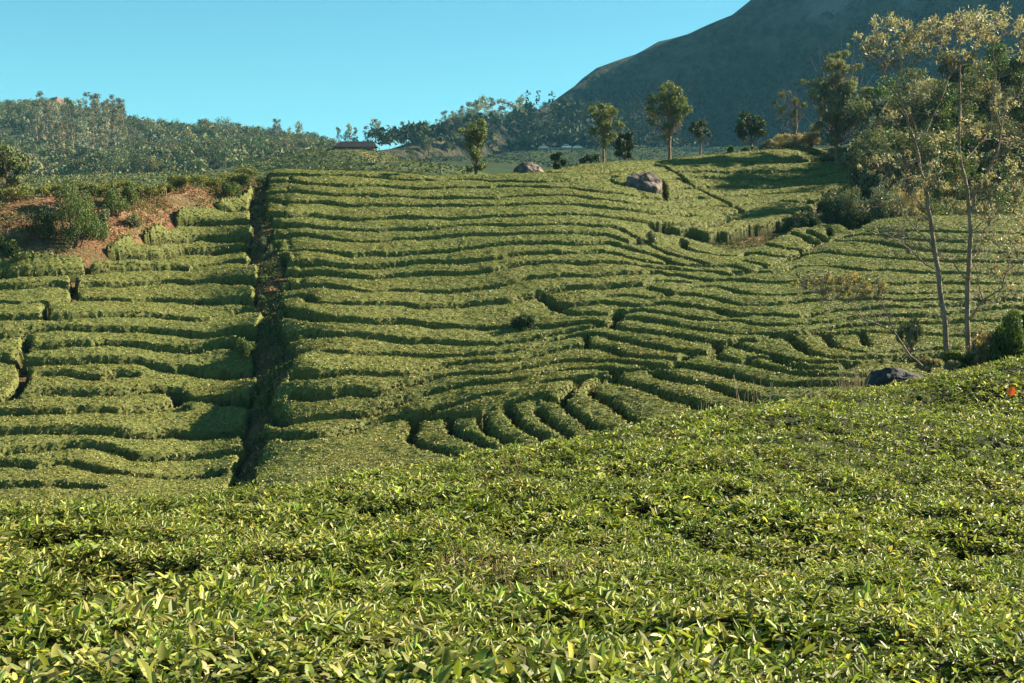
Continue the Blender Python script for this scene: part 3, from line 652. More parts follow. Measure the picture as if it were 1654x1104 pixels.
for h in hedges:
    vi, loc, top = h['vi'], h['loc'], h['top']
    Vc = VX[vi]
    tv = vi[top]
    X_, Y_, Z_ = VX[tv].T
    inf = (h['px'] > -60) & (h['px'] < 1714)
    # hedge leaves: denser close by, none on far-off unseen edges
    dens = np.where(Y_ < 50, 2.7, np.where(Y_ < 65, 1.8, 1.2)) * inf * np.where(NRM[tv][:, 2] < .6, np.where(NRM[tv][:, 1] < 0, 3.2, 1.2), 1.0)
    reps = rng.poisson(dens)
    idx = np.repeat(np.arange(len(tv)), reps)
    n = len(idx); nleaf += n
    P0 = VX[tv[idx]] + rng.uniform(-.5, .5, (n, 3)) * np.array([DX, DY, 0.0]); Nn = NRM[tv[idx]]
    P0 = P0 + Nn * rng.uniform(-.025, .022, n)[:, None]
    # unclipped bushes on the rough edges stand up a little
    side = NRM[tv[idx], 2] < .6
    u_ = rng.random(n); g0 = GZ0.ravel()[tv[idx]]
    P0[:, 2] = np.where(side, g0 + (P0[:, 2] - g0) * (1 - .42 * u_ * u_), P0[:, 2])
    sz = rng.uniform(.07, .115, n) * np.where(side, 1.25, 1.0) * np.where(P0[:, 1] > 65, 1.15, 1.0)
    LV, LF = leaf_quads(P0, Nn, sz, sz * 0.55, lay=.82)
    patch = 0.5 + 0.5 * vnoise(P0[:, 0] * .5, P0[:, 1] * .7, 3)
    lt = leaf_tints(n) * (0.88 + 0.3 * patch)[:, None]
    lt = np.where(side[:, None], lt * .55, lt)        # flank leaves old and dark, with groove shade painted in; table leaves young
    lt[:, 0] *= 0.95 + 0.12 * (vnoise(P0[:, 0] * .23, P0[:, 1] * .3, 11) > .1)
    # bare brown stems under the leafy table, tinted darker to paint groove shade
    wood_shade = ((VX[vi][:, 2] - GZ0.ravel()[vi]) < .45) | ~top
    o = build("tea_hedge", Vc, loc, M_TEACORE, tint=np.where(wood_shade[:, None], np.array([[.26, .19, .26]]), np.array([[1., 1., 1.]])), smooth=False)
    tag(o, h['label'], "tea hedge", h['group'])
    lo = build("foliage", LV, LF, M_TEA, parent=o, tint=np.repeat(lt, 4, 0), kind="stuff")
    h['obj'] = o
# weeds and dry grass over the open ground
def weeds(name, polykey, n, mat, size, label, dens_s, th, seed, px_min=-100, up=1.0):
    g2 = np.random.default_rng(seed); pl = GAPS[polykey]
    m = inpoly(PX, PY, pl) & (PX > px_min) & (PX < 1720) & (GY < np.interp(PX, CREST[:, 0], CREST[:, 1]) + 2) & (vnoise(GX * dens_s, GY * dens_s, seed) > th)
    c = np.flatnonzero(m.ravel()); i = g2.choice(c, n)
    P0 = np.stack([GX.ravel()[i] + g2.uniform(-.06, .06, n), GY.ravel()[i] + g2.uniform(-.05, .05, n), GZ0.ravel()[i] + g2.uniform(-.02, .22, n) * up + rvfull.ravel()[i] * .18], 1)
    V, F = leaf_quads(P0, np.tile([[0, 0, 1.]], (n, 1)), size * g2.uniform(.6, 1.6, n), size * g2.uniform(.2, .5, n), .8, g2)
    o = build(name, V, F, mat, tint=np.repeat(leaf_tints(n, g2), 4, 0), kind="stuff"); o["label"] = label
    return o
rvfull = inpoly(PX, PY, GAPS['ravine']) * 1.0
M_WEED = leaf_mat("weeds", [(.06, .085, .025), (.12, .13, .045)], .7, .2, .15, 2)
M_HAY = leaf_mat("dry_weeds", [(.22, .14, .07), (.36, .24, .13)], .8, .1, .1, 2)
weeds("bank_weeds", 'left_bank', 22000, M_WEED, .14, "green weeds creeping over the red bank", .8, -.25, 61)
weeds("dry_bank_grass", 'left_bank', 9000, M_HAY, .14, "dry grass on the red bank", 1.1, .0, 62)
weeds("gully_weeds", 'ravine', 9000, M_WEED, .14, "weeds in the shaded gully", 1.2, -.15, 63, up=2.0)
weeds("gully_dry_weeds", 'ravine', 3500, M_HAY, .12, "dry weeds in the gully", 1.0, .1, 67, up=1.5)
weeds("bank_undergrowth", 'right_bank', 9000, M_WEED, .14, "undergrowth in the dark bank below the shaded rows", .9, -.3, 64)
weeds("hill_undergrowth", 'scrub_hill', 22000, M_WEED, .16, "undergrowth on the scrub hill", .6, -.4, 65, 1350, 1.6)
weeds("dry_hill_grass", 'scrub_hill', 12000, M_HAY, .17, "dry grass on the scrub hill", .7, .05, 66, 1350, 1.6)
print("hedges", len(hedges), "leaves", nleaf)
# ---------------------------------------------------------------- the near tea hedge we look over
fc = [(827,1104,3.3),(0,1104,3.1),(1654,1104,3.5),(-400,1104,3.0),(2050,1104,3.6),(827,1350,1.9),(0,1350,1.9),(1654,1350,2.0),
      (827,900,5.9),(300,900,5.3),(1300,900,6.6),(1654,860,8.6),(0,900,5.2),(-300,880,5.2),(1300,780,9.6),(1654,720,13.5),(1500,640,19.5),(1000,770,9.6),(600,820,8.0),
      (0,789,9.6),(200,778,10.4),(400,765,11.2),(650,728,12.6),(900,694,14.6),(1100,660,17.0),(1350,620,20.5),(1500,598,23.0),(1654,585,25.5),(1900,570,28),(-400,800,9)]
fp = []
for a, b, Y in fc:
    v = P(a, b, Y); fp.append((v.x, v.y, v.z - .04 - .019 * min(Y, 13) + .011 * max(Y - 13, 0)))
for a, b, Y in fc[19:]:
    v = P(a, b, Y); k = Y / 12
    fp.append((v.x, v.y + 1.2 * k, v.z - 0.16 - 0.5 * k)); fp.append((v.x, v.y + 4.5 * k, v.z - 3.2 * k))
FS = TPS(fp, 0.01)
FEDGE = np.array([(-900,8.6),(0,9.6),(200,10.4),(400,11.2),(650,12.6),(900,14.6),(1100,17.0),(1350,20.5),(1500,23.0),(1654,25.5),(2400,29)], float)
def fedge(px): return np.interp(px, FEDGE[:, 0], FEDGE[:, 1])
def fg_bumps(X, Y):
    b = 0.05 * fbm(X * 0.9, Y * 0.9, 3, 2) + 0.06 * vnoise(X * 2.2, Y * 2.0, 1) + 0.045 * vnoise(X * 4.5, Y * 4.5, 1)
    pit = np.clip(vnoise(X * 1.15 + 5, Y * 1.0 + 3, 8) - 0.68, 0, 1)
    return b - pit * 0.9
fg_x = np.arange(-14.0, 17.0, 0.09); fg_y = np.arange(1.2, 31.0, 0.09)
FX, FY = np.meshgrid(fg_x, fg_y)
FZ0 = FS(FX, FY)
fpx = 827 + FOC * FX / np.maximum(FY * CP - FZ0 * SP, .5)
over = FY - fedge(fpx)
FZ = FZ0 + fg_bumps(FX, FY) - 0.12 - np.clip(over - 0.5, 0, 3) * 0.6 + 0.02 * rng.uniform(-1, 1, FX.shape)
keep = (fpx > -300 - 3200 / FY) & (fpx < 1960 + 3200 / FY) & (over < 1.6)
q = grid_faces(len(fg_x), len(fg_y)); q = q[keep.ravel()[q].all(1)]
vi, q2 = np.unique(q, return_inverse=True)
fgv = np.stack([FX, FY, FZ], -1).reshape(-1, 3)[vi]
fg = empty("tea_bush", (0, 3.0, float(FS(np.array([0.0]), np.array([3.0]))[0]) - 0.9))
tag(fg, "broad leafy tea bush top filling the whole foreground, glossy bright green shoots", "tea bush")
def fpart(name, V, F, mat, **k):
    o = build(name, np.asarray(V) - np.array(fg.location), F, mat, **k); o.parent = fg; return o
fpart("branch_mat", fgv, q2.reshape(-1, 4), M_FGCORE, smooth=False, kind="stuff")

# --- leaves
def make_leaves(base, d, nrm, L, W, arch, lod, g=rng):
    """base point, growing direction, upper side, length, width; lod 2 = two bent halves of 4 quads, 1 = folded diamond"""
    d = d / np.linalg.norm(d, axis=1, keepdims=True)
    s = np.cross(d, nrm); s /= np.maximum(np.linalg.norm(s, axis=1, keepdims=True), 1e-6)
    u = np.cross(s, d)
    L = L[:, None]; W = W[:, None]; arch = arch[:, None]
    def pt(t, sd, up): return base + d * L * t + s * W * sd + u * (up * W - arch * L * t * t)
    if lod == 2:
        st_ = [(.2, .38, .10), (.52, .48, .13), (.83, .32, .10)]
        V = [pt(0, 0, 0)]
        for t, w, h in st_: V += [pt(t, w, h), pt(t, 0, 0), pt(t, -w, h)]
        V = np.stack(V + [pt(1.0, 0, 0)], 1)
        k = len(base); o = np.arange(k)[:, None] * 11; Q = []
        for i in range(2):
            a = 1 + 3 * i; Q += [o + np.array([a, a + 3, a + 4, a + 1]), o + np.array([a + 1, a + 4, a + 5, a + 2])]
        T = [o + np.array([0, 1, 2]), o + np.array([0, 2, 3]), o + np.array([8, 7, 10]), o + np.array([9, 8, 10])]
        return V.reshape(-1, 3), [np.concatenate(Q), np.concatenate(T)], 11
    if lod == 0:
        V = np.stack([pt(0, 0, 0), pt(.4, .42, .15), pt(1.0, 0, 0), pt(.55, -.42, .15)], 1)
        k = len(base); o = np.arange(k)[:, None] * 4
        return V.reshape(-1, 3), [o + np.array([0, 1, 2, 3])], 4
    V = np.stack([pt(0, 0, 0), pt(.22, .36, .08), pt(.74, .34, .08), pt(1.0, 0, 0), pt(.74, -.34, .08), pt(.22, -.36, .08)], 1)
    k = len(base); o = np.arange(k)[:, None] * 6
    return V.reshape(-1, 3), [np.concatenate([o + np.array([0, 1, 2, 3]), o + np.array([0, 3, 4, 5])])], 6

def shoots(n, y0, y1, perleaf, spread, g=rng):
    ym = (y0 + y1) / 2; n = int(n * (1 + 2 * 2300 / ym / 1900))          # planted a couple of metres past the frame on both sides
    Y = np.sqrt(g.uniform(y0 ** 2, y1 ** 2, n)); w = 2300 / ym; px = g.uniform(-120 - w, 1780 + w, n)
    X = (px - 827) / FOC * Y
    e = fedge(px); ok = Y < e + 0.7
    X, Y, px = X[ok], Y[ok], px[ok]
    Z = FS(X, Y) + fg_bumps(X, Y) - np.clip(Y - fedge(px) - 0.5, 0, 3) * 0.6
    return X, Y, Z

def foliage(n, y0, y1, lod, kleaf, big, g=rng):
    X, Y, Z = shoots(n, y0, y1, kleaf, 0)
    n = len(X)
    # bare plucked patches with more twig than leaf
    bare = np.clip(vnoise(X * 0.8 + 3, Y * 0.6 + 7, 5) * 1.6 - 0.35, 0, 0.8) * np.clip(1.5 - Y / 12, .15, 1)
    gap = np.clip(vnoise(X * 5.5, Y * 4.5, 31) - .3, 0, 1) * 1.2
    ok = (g.random(n) > bare * 0.55) & (g.random(n) > gap); X, Y, Z, bare = X[ok], Y[ok], Z[ok], bare[ok]; n = len(X)
    vig = vnoise(X * 1.3, Y * 1.1, 12) * 0.5 + 0.5              # vigorous clumps carry larger leaves
    ax = np.stack([g.normal(size=n) * .3, g.normal(size=n) * .3, np.ones(n)], 1); ax /= np.linalg.norm(ax, axis=1, keepdims=True)
    az0 = g.uniform(0, 6.28, n); age = g.random(n)
    B, D, NR, LL, WW, AR, TT = [], [], [], [], [], [], []
    for j in range(kleaf):
        az = az0 + j * 2.4 + g.normal(size=n) * .35
        top = 1 - j / max(kleaf - 1, 1)                      # 1 = topmost young leaf
        el = np.radians(2 + 46 * top + g.normal(size=n) * 18)
        d = np.stack([np.cos(az) * np.cos(el), np.sin(az) * np.cos(el), np.sin(el)], 1) + ax * 0.25
        up = np.stack([-np.cos(az) * np.sin(el), -np.sin(az) * np.sin(el), np.cos(el)], 1) + g.normal(size=(n, 3)) * .25
        L = (0.028 + 0.026 * (1 - top) + 0.040 * vig ** 2.2 + 0.012 * g.random(n)) * big * (0.6 + .75 * g.random(n) ** 1.5)
        B.append(np.stack([X, Y, Z], 1) + ax * (0.035 * top - 0.035 + g.uniform(-.02, .035, n)[:, None] * 1.0)); D.append(d); NR.append(up)
        L = np.minimum(L, .105); LL.append(L); WW.append(L * g.uniform(.38, .56, n)); AR.append(g.uniform(0, 1.0, n) ** .8 * .85)
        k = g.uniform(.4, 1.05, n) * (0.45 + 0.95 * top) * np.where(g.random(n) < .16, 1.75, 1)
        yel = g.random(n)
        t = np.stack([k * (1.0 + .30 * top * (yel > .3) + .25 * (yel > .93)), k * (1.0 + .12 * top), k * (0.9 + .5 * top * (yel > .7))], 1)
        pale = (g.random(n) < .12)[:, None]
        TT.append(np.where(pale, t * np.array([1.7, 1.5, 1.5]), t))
    cat = np.concatenate
    return cat(B), cat(D), cat(NR), cat(LL), cat(WW), cat(AR), cat(TT)

fgN = 0
A = foliage(5200, 2.3, 3.7, 2, 6, 1.05)
# the 300 leaves that show largest become single leaves
B, D, NR, LL, WW, AR, TT = A
bpx, bpy_ = project(*B.T)
dn = D / np.linalg.norm(D, axis=1, keepdims=True)
tx, ty = project(*(B + dn * LL[:, None]).T)
siz = np.hypot(tx - bpx, ty - bpy_) * (WW / np.maximum(B[:, 1], 1)) * (B[:, 2] > FS(B[:, 0], B[:, 1]) - 0.03)
siz = np.where(LL > .105, 0, siz); siz = np.where((bpx > 5) & (bpx < 1649) & (bpy_ > 300) & (bpy_ < 1095), siz, 0)
top300 = np.argsort(-siz)[:300]
mask = np.zeros(len(B), bool); mask[top300] = True
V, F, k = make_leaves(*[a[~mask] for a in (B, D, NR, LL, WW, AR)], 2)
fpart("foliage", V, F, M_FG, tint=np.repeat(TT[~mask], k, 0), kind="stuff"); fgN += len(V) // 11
for i in top300:
    V, F, k = make_leaves(*[a[i:i + 1] for a in (B, D, NR, LL, WW, AR)], 2)
    fpart("leaf", V, F, M_FG, tint=np.repeat(TT[i:i + 1], k, 0), smooth=True)
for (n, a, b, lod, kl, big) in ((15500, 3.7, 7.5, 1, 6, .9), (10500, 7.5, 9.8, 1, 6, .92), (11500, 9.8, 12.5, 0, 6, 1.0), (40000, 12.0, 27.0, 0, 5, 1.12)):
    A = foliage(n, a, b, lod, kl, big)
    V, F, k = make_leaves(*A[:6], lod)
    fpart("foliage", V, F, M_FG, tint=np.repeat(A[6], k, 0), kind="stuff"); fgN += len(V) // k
# --- twigs: pinkish brown plucked stalks
def sticks(P0, D, L, r, sides=3):
    n = len(P0); D = D / np.linalg.norm(D, axis=1, keepdims=True)
    a = np.cross(D, np.array([0.3, 0.9, 0.1])); a /= np.linalg.norm(a, axis=1, keepdims=True); b = np.cross(D, a)
    V = []
    for e, rr in ((0, 1.0), (1, .5)):
        for k in range(sides):
            an = 6.283 * k / sides
            V.append(P0 + D * L[:, None] * e + (a * math.cos(an) + b * math.sin(an)) * (r * rr)[:, None])
    V = np.stack(V, 1).reshape(-1, 3); o = np.arange(n)[:, None] * 2 * sides
    Q = np.concatenate([o + np.array([k, (k + 1) % sides, sides + (k + 1) % sides, sides + k]) for k in range(sides)])
    return V, Q
M_TWIG = leaf_mat("plucked_twigs", [(.20, .13, .07), (.34, .24, .14)], .8, .1, 0, 3.0)
for n, y0, y1, rr in ((14000, 2.3, 7.0, 1.1), (14000, 7.0, 26.0, 1.8)):
    X, Y, Z = shoots(n, y0, y1, 0, 0)
    bare = vnoise(X * 0.8 + 3, Y * 0.6 + 7, 5) * 1.6 - 0.15
    ok = rng.random(len(X)) < np.clip(bare, .12, 1); X, Y, Z = X[ok], Y[ok], Z[ok]; n = len(X)
    V, Q = sticks(np.stack([X, Y, Z - .06], 1), np.stack([rng.normal(size=n) * .4, rng.normal(size=n) * .4, np.ones(n)], 1), rng.uniform(.05, .115, n), np.full(n, .0016) * rr)
    fpart("twigs", V, Q, M_TWIG, tint=np.repeat(leaf_tints(n, lo=.6, hi=1.5), 6, 0), kind="stuff")
print("fg leaves", fgN)
# ---------------------------------------------------------------- far land
def terrain(name, pts, xr, yr, step, mat, rough=(0, 1), extra=None, px_lim=None, tintf=None):
    cp = []
    for t in pts:
        v = P(t[0], t[1], t[2]); dy, dz = (t[3], t[4]) if len(t) > 3 else (0, 0)
        cp.append((v.x, v.y + dy, v.z + dz))
    sc = yr[1]
    cpn = np.array(cp) / sc
    f0 = TPS(cpn, 1e-4)
    f = lambda X, Y: f0(np.asarray(X) / sc, np.asarray(Y) / sc) * sc
    xs = np.arange(xr[0], xr[1], step[0]); ys = np.arange(yr[0], yr[1], step[1])
    X, Y = np.meshgrid(xs, ys); Z = f(X, Y)
    if rough[0]: Z = Z + rough[0] * fbm(X / rough[1], Y / rough[1], 2, 5)
    if extra is not None: Z = extra(X, Y, Z)
    t = tintf(X, Y, Z) if tintf else np.ones(X.shape + (3,))
    o = build(name, np.stack([X, Y, Z], -1).reshape(-1, 3), grid_faces(len(xs), len(ys)), mat, smooth=True, kind="structure", tint=t.reshape(-1, 3))
    def at(x, y):
        fx = np.clip((np.asarray(x, float) - xs[0]) / step[0], 0, len(xs) - 1.001); fy = np.clip((np.asarray(y, float) - ys[0]) / step[1], 0, len(ys) - 1.001)
        i = fx.astype(int); j = fy.astype(int); a = fx - i; b = fy - j
        return (Z[j, i] * (1 - a) + Z[j, i + 1] * a) * (1 - b) + (Z[j + 1, i] * (1 - a) + Z[j + 1, i + 1] * a) * b
    return o, at

M_HILL = noise_mat("forest_floor", [(.025, .035, .014), (.07, .075, .03)], .05, .95, .6, .3)
# mountain material: scrub below, bare granite with streaks above
def mountain_mat():
    m, nt, b = new_mat("mountain_scrub_granite")
    N, L = nt.nodes, nt.links
    tc = N.new("ShaderNodeTexCoord")
    def noise(sc, st=(1, 1, 1), d=8):
        mp = N.new("ShaderNodeMapping"); mp.inputs["Scale"].default_value = st; L.new(tc.outputs["Object"], mp.inputs[0])
        n = N.new("ShaderNodeTexNoise"); n.inputs["Scale"].default_value = sc; n.inputs["Detail"].default_value = d; n.inputs["Roughness"].default_value = .62; L.new(mp.outputs[0], n.inputs["Vector"]); return n
    def ramp(src, p0, c0, p1, c1):
        r = N.new("ShaderNodeValToRGB"); e = r.color_ramp.elements; e[0].position = p0; e[0].color = (*c0, 1); e[1].position = p1; e[1].color = (*c1, 1); L.new(src, r.inputs[0]); return r
    scrub = ramp(noise(.09, (1, 1, .7), 12).outputs["Fac"], .40, (.005, .012, .005), .60, (.085, .075, .04))
    rock = ramp(noise(.05, (1, 1, .18)).outputs["Fac"], .38, (.03, .026, .026), .62, (.19, .165, .155))
    at = N.new("ShaderNodeAttribute"); at.attribute_name = "tint"
    sp = N.new("ShaderNodeSeparateColor"); L.new(at.outputs["Color"], sp.inputs[0])
    n2 = noise(.02, (1, 1, .4))
    ad = N.new("ShaderNodeMath"); ad.operation = 'ADD'; L.new(n2.outputs["Fac"], ad.inputs[0]); L.new(sp.outputs[0], ad.inputs[1])
    mk = ramp(ad.outputs[0], .84, (0, 0, 0), .92, (1, 1, 1))
    mx = N.new("ShaderNodeMix"); mx.data_type = 'RGBA'; L.new(mk.outputs[0], mx.inputs[0]); L.new(scrub.outputs[0], mx.inputs[6]); L.new(rock.outputs[0], mx.inputs[7])
    L.new(mx.outputs[2], b.inputs["Base Color"]); b.inputs["Roughness"].default_value = .95; b.inputs["Specular IOR Level"].default_value = .1
    bp = N.new("ShaderNodeBump"); bp.inputs["Strength"].default_value = 1.0; bp.inputs["Distance"].default_value = 9
    L.new(noise(.12, (1, 1, .5)).outputs["Fac"], bp.inputs["Height"]); L.new(bp.outputs[0], b.inputs["Normal"])
    return m
M_MOUNT = mountain_mat()

sky_m = [(840,190,640),(870,178,670),(900,163,690),(935,131,705),(965,108,715),(1000,94,725),(1050,77,732),(1100,57,737),(1130,46,740),(1180,24,740),(1200,6,740),(1260,-50,738),(1400,-120,730),(1654,-230,710),(2000,-330,690)]  # unseen summit at the right end is shaped to shade the visible face
MSK = np.array([(400,276,420),(480,268,425),(500,262,425),(540,254,430),(600,243,430),(650,236,450),(700,224,480),(740,214,500),(800,202,560)] + sky_m, float)
mpts = sky_m + [(a, b, Y, 110, -45) for a, b, Y in sky_m] + [
  (500,262,420),(560,258,430),(600,244,430),(650,236,450),(700,224,480),(740,214,500),(800,202,560),
  (560,258,430,90,-20),(600,244,430,90,-20),(650,236,450,90,-20),(740,214,500,90,-20),(800,202,560,90,-20),
  (400,275,420),(400,275,420,100,-20),(500,283,330),(700,280,300),(800,268,330),(900,262,400),(1000,262,400),(1200,258,410),(1450,250,420),(1700,245,430),(2000,240,430),
  (750,250,400),(900,245,600),(1000,242,620),(1200,236,610),(1450,228,590),(1700,220,570),(2000,220,550),(1000,165,672),(1200,120,672),(1450,30,650),(1654,-60,630)]
def mt_extra(X, Y, Z):
    h = np.clip((Z - 30) / 150, 0, 1)
    Z = Z + 9 * h * fbm(X / 90, Y / 90, 5, 5) + 7 * h * np.abs(vnoise(X / 26 + Y / 120, Y / 150, 9)) + 4.5 * h * vnoise(X / 13, Y / 16, 3) + 5 * h * np.abs(vnoise((X - Y) / 45, Y / 260, 14))
    px = 827 + FOC * X / Y
    lim = pix_dir(px, np.interp(px, MSK[:, 0], MSK[:, 1]))[1]; yc = np.interp(px, MSK[:, 0], MSK[:, 2])
    cap = np.where(Y < yc, lim * Y, lim * yc - .35 * (Y - yc)) + .9 * vnoise(X / 9, Y / 9) + 2.2 * fbm(X / 30, Y / 30, 4, 3) * np.clip((px - 860) / 60, 0, 1)
    Z = np.minimum(Z, cap)
    return Z - 14 * np.clip((np.minimum(yc - 45, 550) - Y) / 35, 0, 1) * np.clip((px - 600) / 60, 0, 1)
def mt_tint(X, Y, Z):
    px, py = project(X, Y, Z)
    k = np.clip((Z - 55 - 0.10 * np.maximum(0, 250 - X)) / 110, 0, 1) * 0.62
    return np.stack([k, k, k], -1)
mount, mt_at = terrain("mountain", mpts, (-420, 1150), (290, 1700), (9, 9), M_MOUNT, (2.0, 30), mt_extra, tintf=mt_tint)

hsk = [(-400,215,640),(-100,195,640),(0,189,640),(80,189,640),(120,193,640),(160,206,635),(240,222,625),(300,228,615),(400,232,600),(460,237,590),(500,245,580),(530,254,565),(560,268,550),(640,282,540)]
hpts = hsk + [(a, b, Y, 90, -18) for a, b, Y in hsk] + [(-400,320,300),(0,312,300),(200,308,300),(400,300,310),(600,300,320),(0,250,470),(200,258,470),(400,262,460),(-400,255,470)]
HSK = np.array(hsk + [(700,300,540)], float)
def hill_cap(X, Y, Z):
    px = 827 + FOC * X / Y
    lim = pix_dir(px, np.interp(px, HSK[:, 0], HSK[:, 1]))[1]; yc = np.interp(px, HSK[:, 0], HSK[:, 2])
    return np.minimum(Z, np.where(Y < yc, lim * Y, lim * yc - .3 * (Y - yc)))
hill, hill_at = terrain("forested_hill", hpts, (-330, -20), (280, 760), (7, 7), M_HILL, (2.0, 40), hill_cap)

# smaller tea-covered mounds between the fields and the forest
M_FTEA = leaf_mat("far_tea", [(.055, .075, .03), (.09, .105, .042)], .8, .1, 0, .6)
def tea_rows(X, Y, Z):
    r = (Y * 0.9 + 5 * vnoise(X / 22, Y / 22) + .6 * vnoise(X / 4, Y / 4)) / 3.0
    return Z + 0.55 * np.clip(np.abs((r % 1) - .5) * 5 - .5, -1, 0) * -1 * 0 + 0.5 * (np.abs((r % 1) - .5) < .38) + .14 * vnoise(X / 1.2, Y / 1.2)
def mound_tint(X, Y, Z):
    px, py = project(X, Y, Z)
    t = np.ones(X.shape + (3,))
    tr = (np.abs(py - np.interp(px, [575, 590, 610, 630, 640], [240, 249, 256, 260, 262])) < np.interp(px, [578, 590, 625, 640], [0, 2.0, 3.5, 0]) * 1.0) & (px > 578) & (px < 640)
    t[tr] = (3.6, 2.1, 2.2)
    return t
msk = [(380,287,235),(440,272,225),(480,266,220),(520,254,215),(545,248,212),(570,246,210),(600,247,208),(630,256,205),(660,268,200),(700,281,195),(760,292,190)]
mound, mound_at = terrain("tea_mound", msk + [(a, b, Y, 30, -5) for a, b, Y in msk] + [(a, b + 26, Y - 45) for a, b, Y in msk] + [(a, b + 60, Y - 75) for a, b, Y in msk],
                          (-60, 5), (118, 262), (.9, .55), M_FTEA, (0, 1), tea_rows, tintf=mound_tint)
m2 = [(-300,320,190),(0,309,190),(100,304,190),(200,298,190),(300,296,190),(400,294,195),(520,296,195)]
mound2, m2_at = terrain("tea_slope", m2 + [(a, b, Y, 30, -8) for a, b, Y in m2] + [(a, b + 25, Y - 50) for a, b, Y in m2], (-130, -18), (118, 230), (1.0, .55), M_FTEA, (0, 1), tea_rows)
m3 = [(560,284,385),(640,270,390),(700,260,410),(800,251,460),(900,246,520),(1000,246,520),(1100,246,520),(1200,244,520),(1350,240,520),(1600,232,520),(1900,228,520)]
mound3, m3_at = terrain("shaded_tea_slope", m3 + [(a, b, Y, 40, -4) for a, b, Y in m3] + [(a, b + 20, Y - 90) for a, b, Y in m3] + [(a, b + 50, Y - 180) for a, b, Y in m3], (-80, 290), (300, 600), (2.6, .9), leaf_mat('shade_painted_tea', [(.022, .036, .014), (.05, .065, .026)], .9, .05, 0, .3), (0, 1), tea_rows)  # dark green tea, darkened further to paint the mountain's shadow

def cover(name, at, xr, yr, n, size, mat, pxlim, seed, label):
    g2 = np.random.default_rng(seed); x = g2.uniform(*xr, n); y = g2.uniform(*yr, n); z = at(x, y); px, py = project(x, y, z)
    m = (px > pxlim[0]) & (px < pxlim[1]); x, y, z = x[m], y[m], z[m]; n = len(x)
    V, F = leaf_quads(np.stack([x, y, z + .1], 1), np.tile([[0, 0, 1.]], (n, 1)), size * g2.uniform(.6, 1.5, n), size * g2.uniform(.4, .9, n), .9, g2, .4)
    build(name, V, F, mat, tint=np.repeat(leaf_tints(n, g2, .5, 1.6), 4, 0), kind="stuff")
M_FT2 = leaf_mat("far_tea_leaf", [(.075, .10, .035), (.13, .145, .05)], .7, .2, .1, .2)
cover("far_tea_leaves", mound_at, (-55, 4), (120, 235), 34000, .42, M_FT2, (380, 760), 91, "")
cover("shaded_tea_leaves", m3_at, (-60, 200), (380, 545), 30000, .8, leaf_mat('shade_painted_tea_leaf', [(.022, .036, .014), (.05, .07, .026)], .9, .05, 0, .3), (600, 1400), 93, "")  # leaf colour darkened too, with the mountain's shadow painted in
cover("far_slope_leaves", m2_at, (-95, -25), (150, 205), 16000, .4, M_FT2, (-60, 480), 92, "")
gs = 9000.0
build("valley_ground", [(-gs, -300, -16), (gs, -300, -16), (gs, 12000, -16), (-gs, 12000, -16)], np.array([[0, 1, 2, 3]]), M_HILL, kind="structure")

# ---------------------------------------------------------------- tree kinds
def tubes(segs, sides=6):
    V, F = [], []; n = 0
    for p0, p1, r0, r1 in segs:
        p0, p1 = np.array(p0, float), np.array(p1, float); d = p1 - p0; L = np.linalg.norm(d)
        if L < 1e-6: continue
        d /= L; a = np.cross(d, (0.31, 0.95, 0.05)); a /= np.linalg.norm(a); b = np.cross(d, a)
        an = np.arange(sides) * 2 * math.pi / sides
        ring = np.cos(an)[:, None] * a + np.sin(an)[:, None] * b
        V.append(p0 + ring * r0); V.append(p1 + d * r1 * 0.3 + ring * r1)
        for k in range(sides):
            F.append((n + k, n + (k + 1) % sides, n + sides + (k + 1) % sides, n + sides + k))
        n += 2 * sides
    return np.concatenate(V), np.array(F)

def polyseg(pts, r0, r1, wob=0, g=rng):
    """a limb through points as overlapping tapered pieces"""
    pts = np.array(pts, float); n = len(pts) - 1; out = []
    for i in range(n):
        a, b = r0 + (r1 - r0) * i / n, r0 + (r1 - r0) * (i + 1) / n
        out.append((pts[i], pts[i + 1], a, b))
    return out

def grow(g, base, top, r, spread, nb, start=.35, sub=2, up=.5, crown_r=None):
    """trunk from base to top with limbs; returns segments and twig tips"""
    base, top = np.array(base, float), np.array(top, float); H = np.linalg.norm(top - base)
    k = 7; tp = [base + (top - base) * t + g.normal(size=3) * H * .018 * (0 < i < k) for i, t in enumerate(np.linspace(0, 1, k + 1))]
    segs = polyseg(tp, r, r * .22); tips = [tp[-1]]
    for i in range(nb):
        t = start + (1 - start) * (i + g.random() * .6) / nb * .95
        p = base + (top - base) * t; j = min(int(t * k), k - 1); p = tp[j] + (tp[j + 1] - tp[j]) * (t * k - j)
        az = i * 2.4 + g.normal() * .4; L = spread * (1.15 - .55 * t) * g.uniform(.7, 1.15)
        d = np.array([math.cos(az), math.sin(az), up + g.normal() * .15]); d /= np.linalg.norm(d)
        rr = r * (1 - .75 * t) * .5
        q = p; pts = [p]
        for s in range(3):
            d = d + np.array([0, 0, .14]) + g.normal(size=3) * .1; d /= np.linalg.norm(d); q = q + d * L / 3; pts.append(q)
        segs += polyseg(pts, rr, rr * .3); tips.append(q)
        for s in range(sub):
            p2 = pts[1 + (s % 2)]; d2 = d + g.normal(size=3) * .55; d2 /= np.linalg.norm(d2); q2 = p2 + d2 * L * g.uniform(.35, .6)
            segs += polyseg([p2, (p2 + q2) / 2 + g.normal(size=3) * L * .03, q2], rr * .45, rr * .15); tips.append(q2)
    return segs, tips

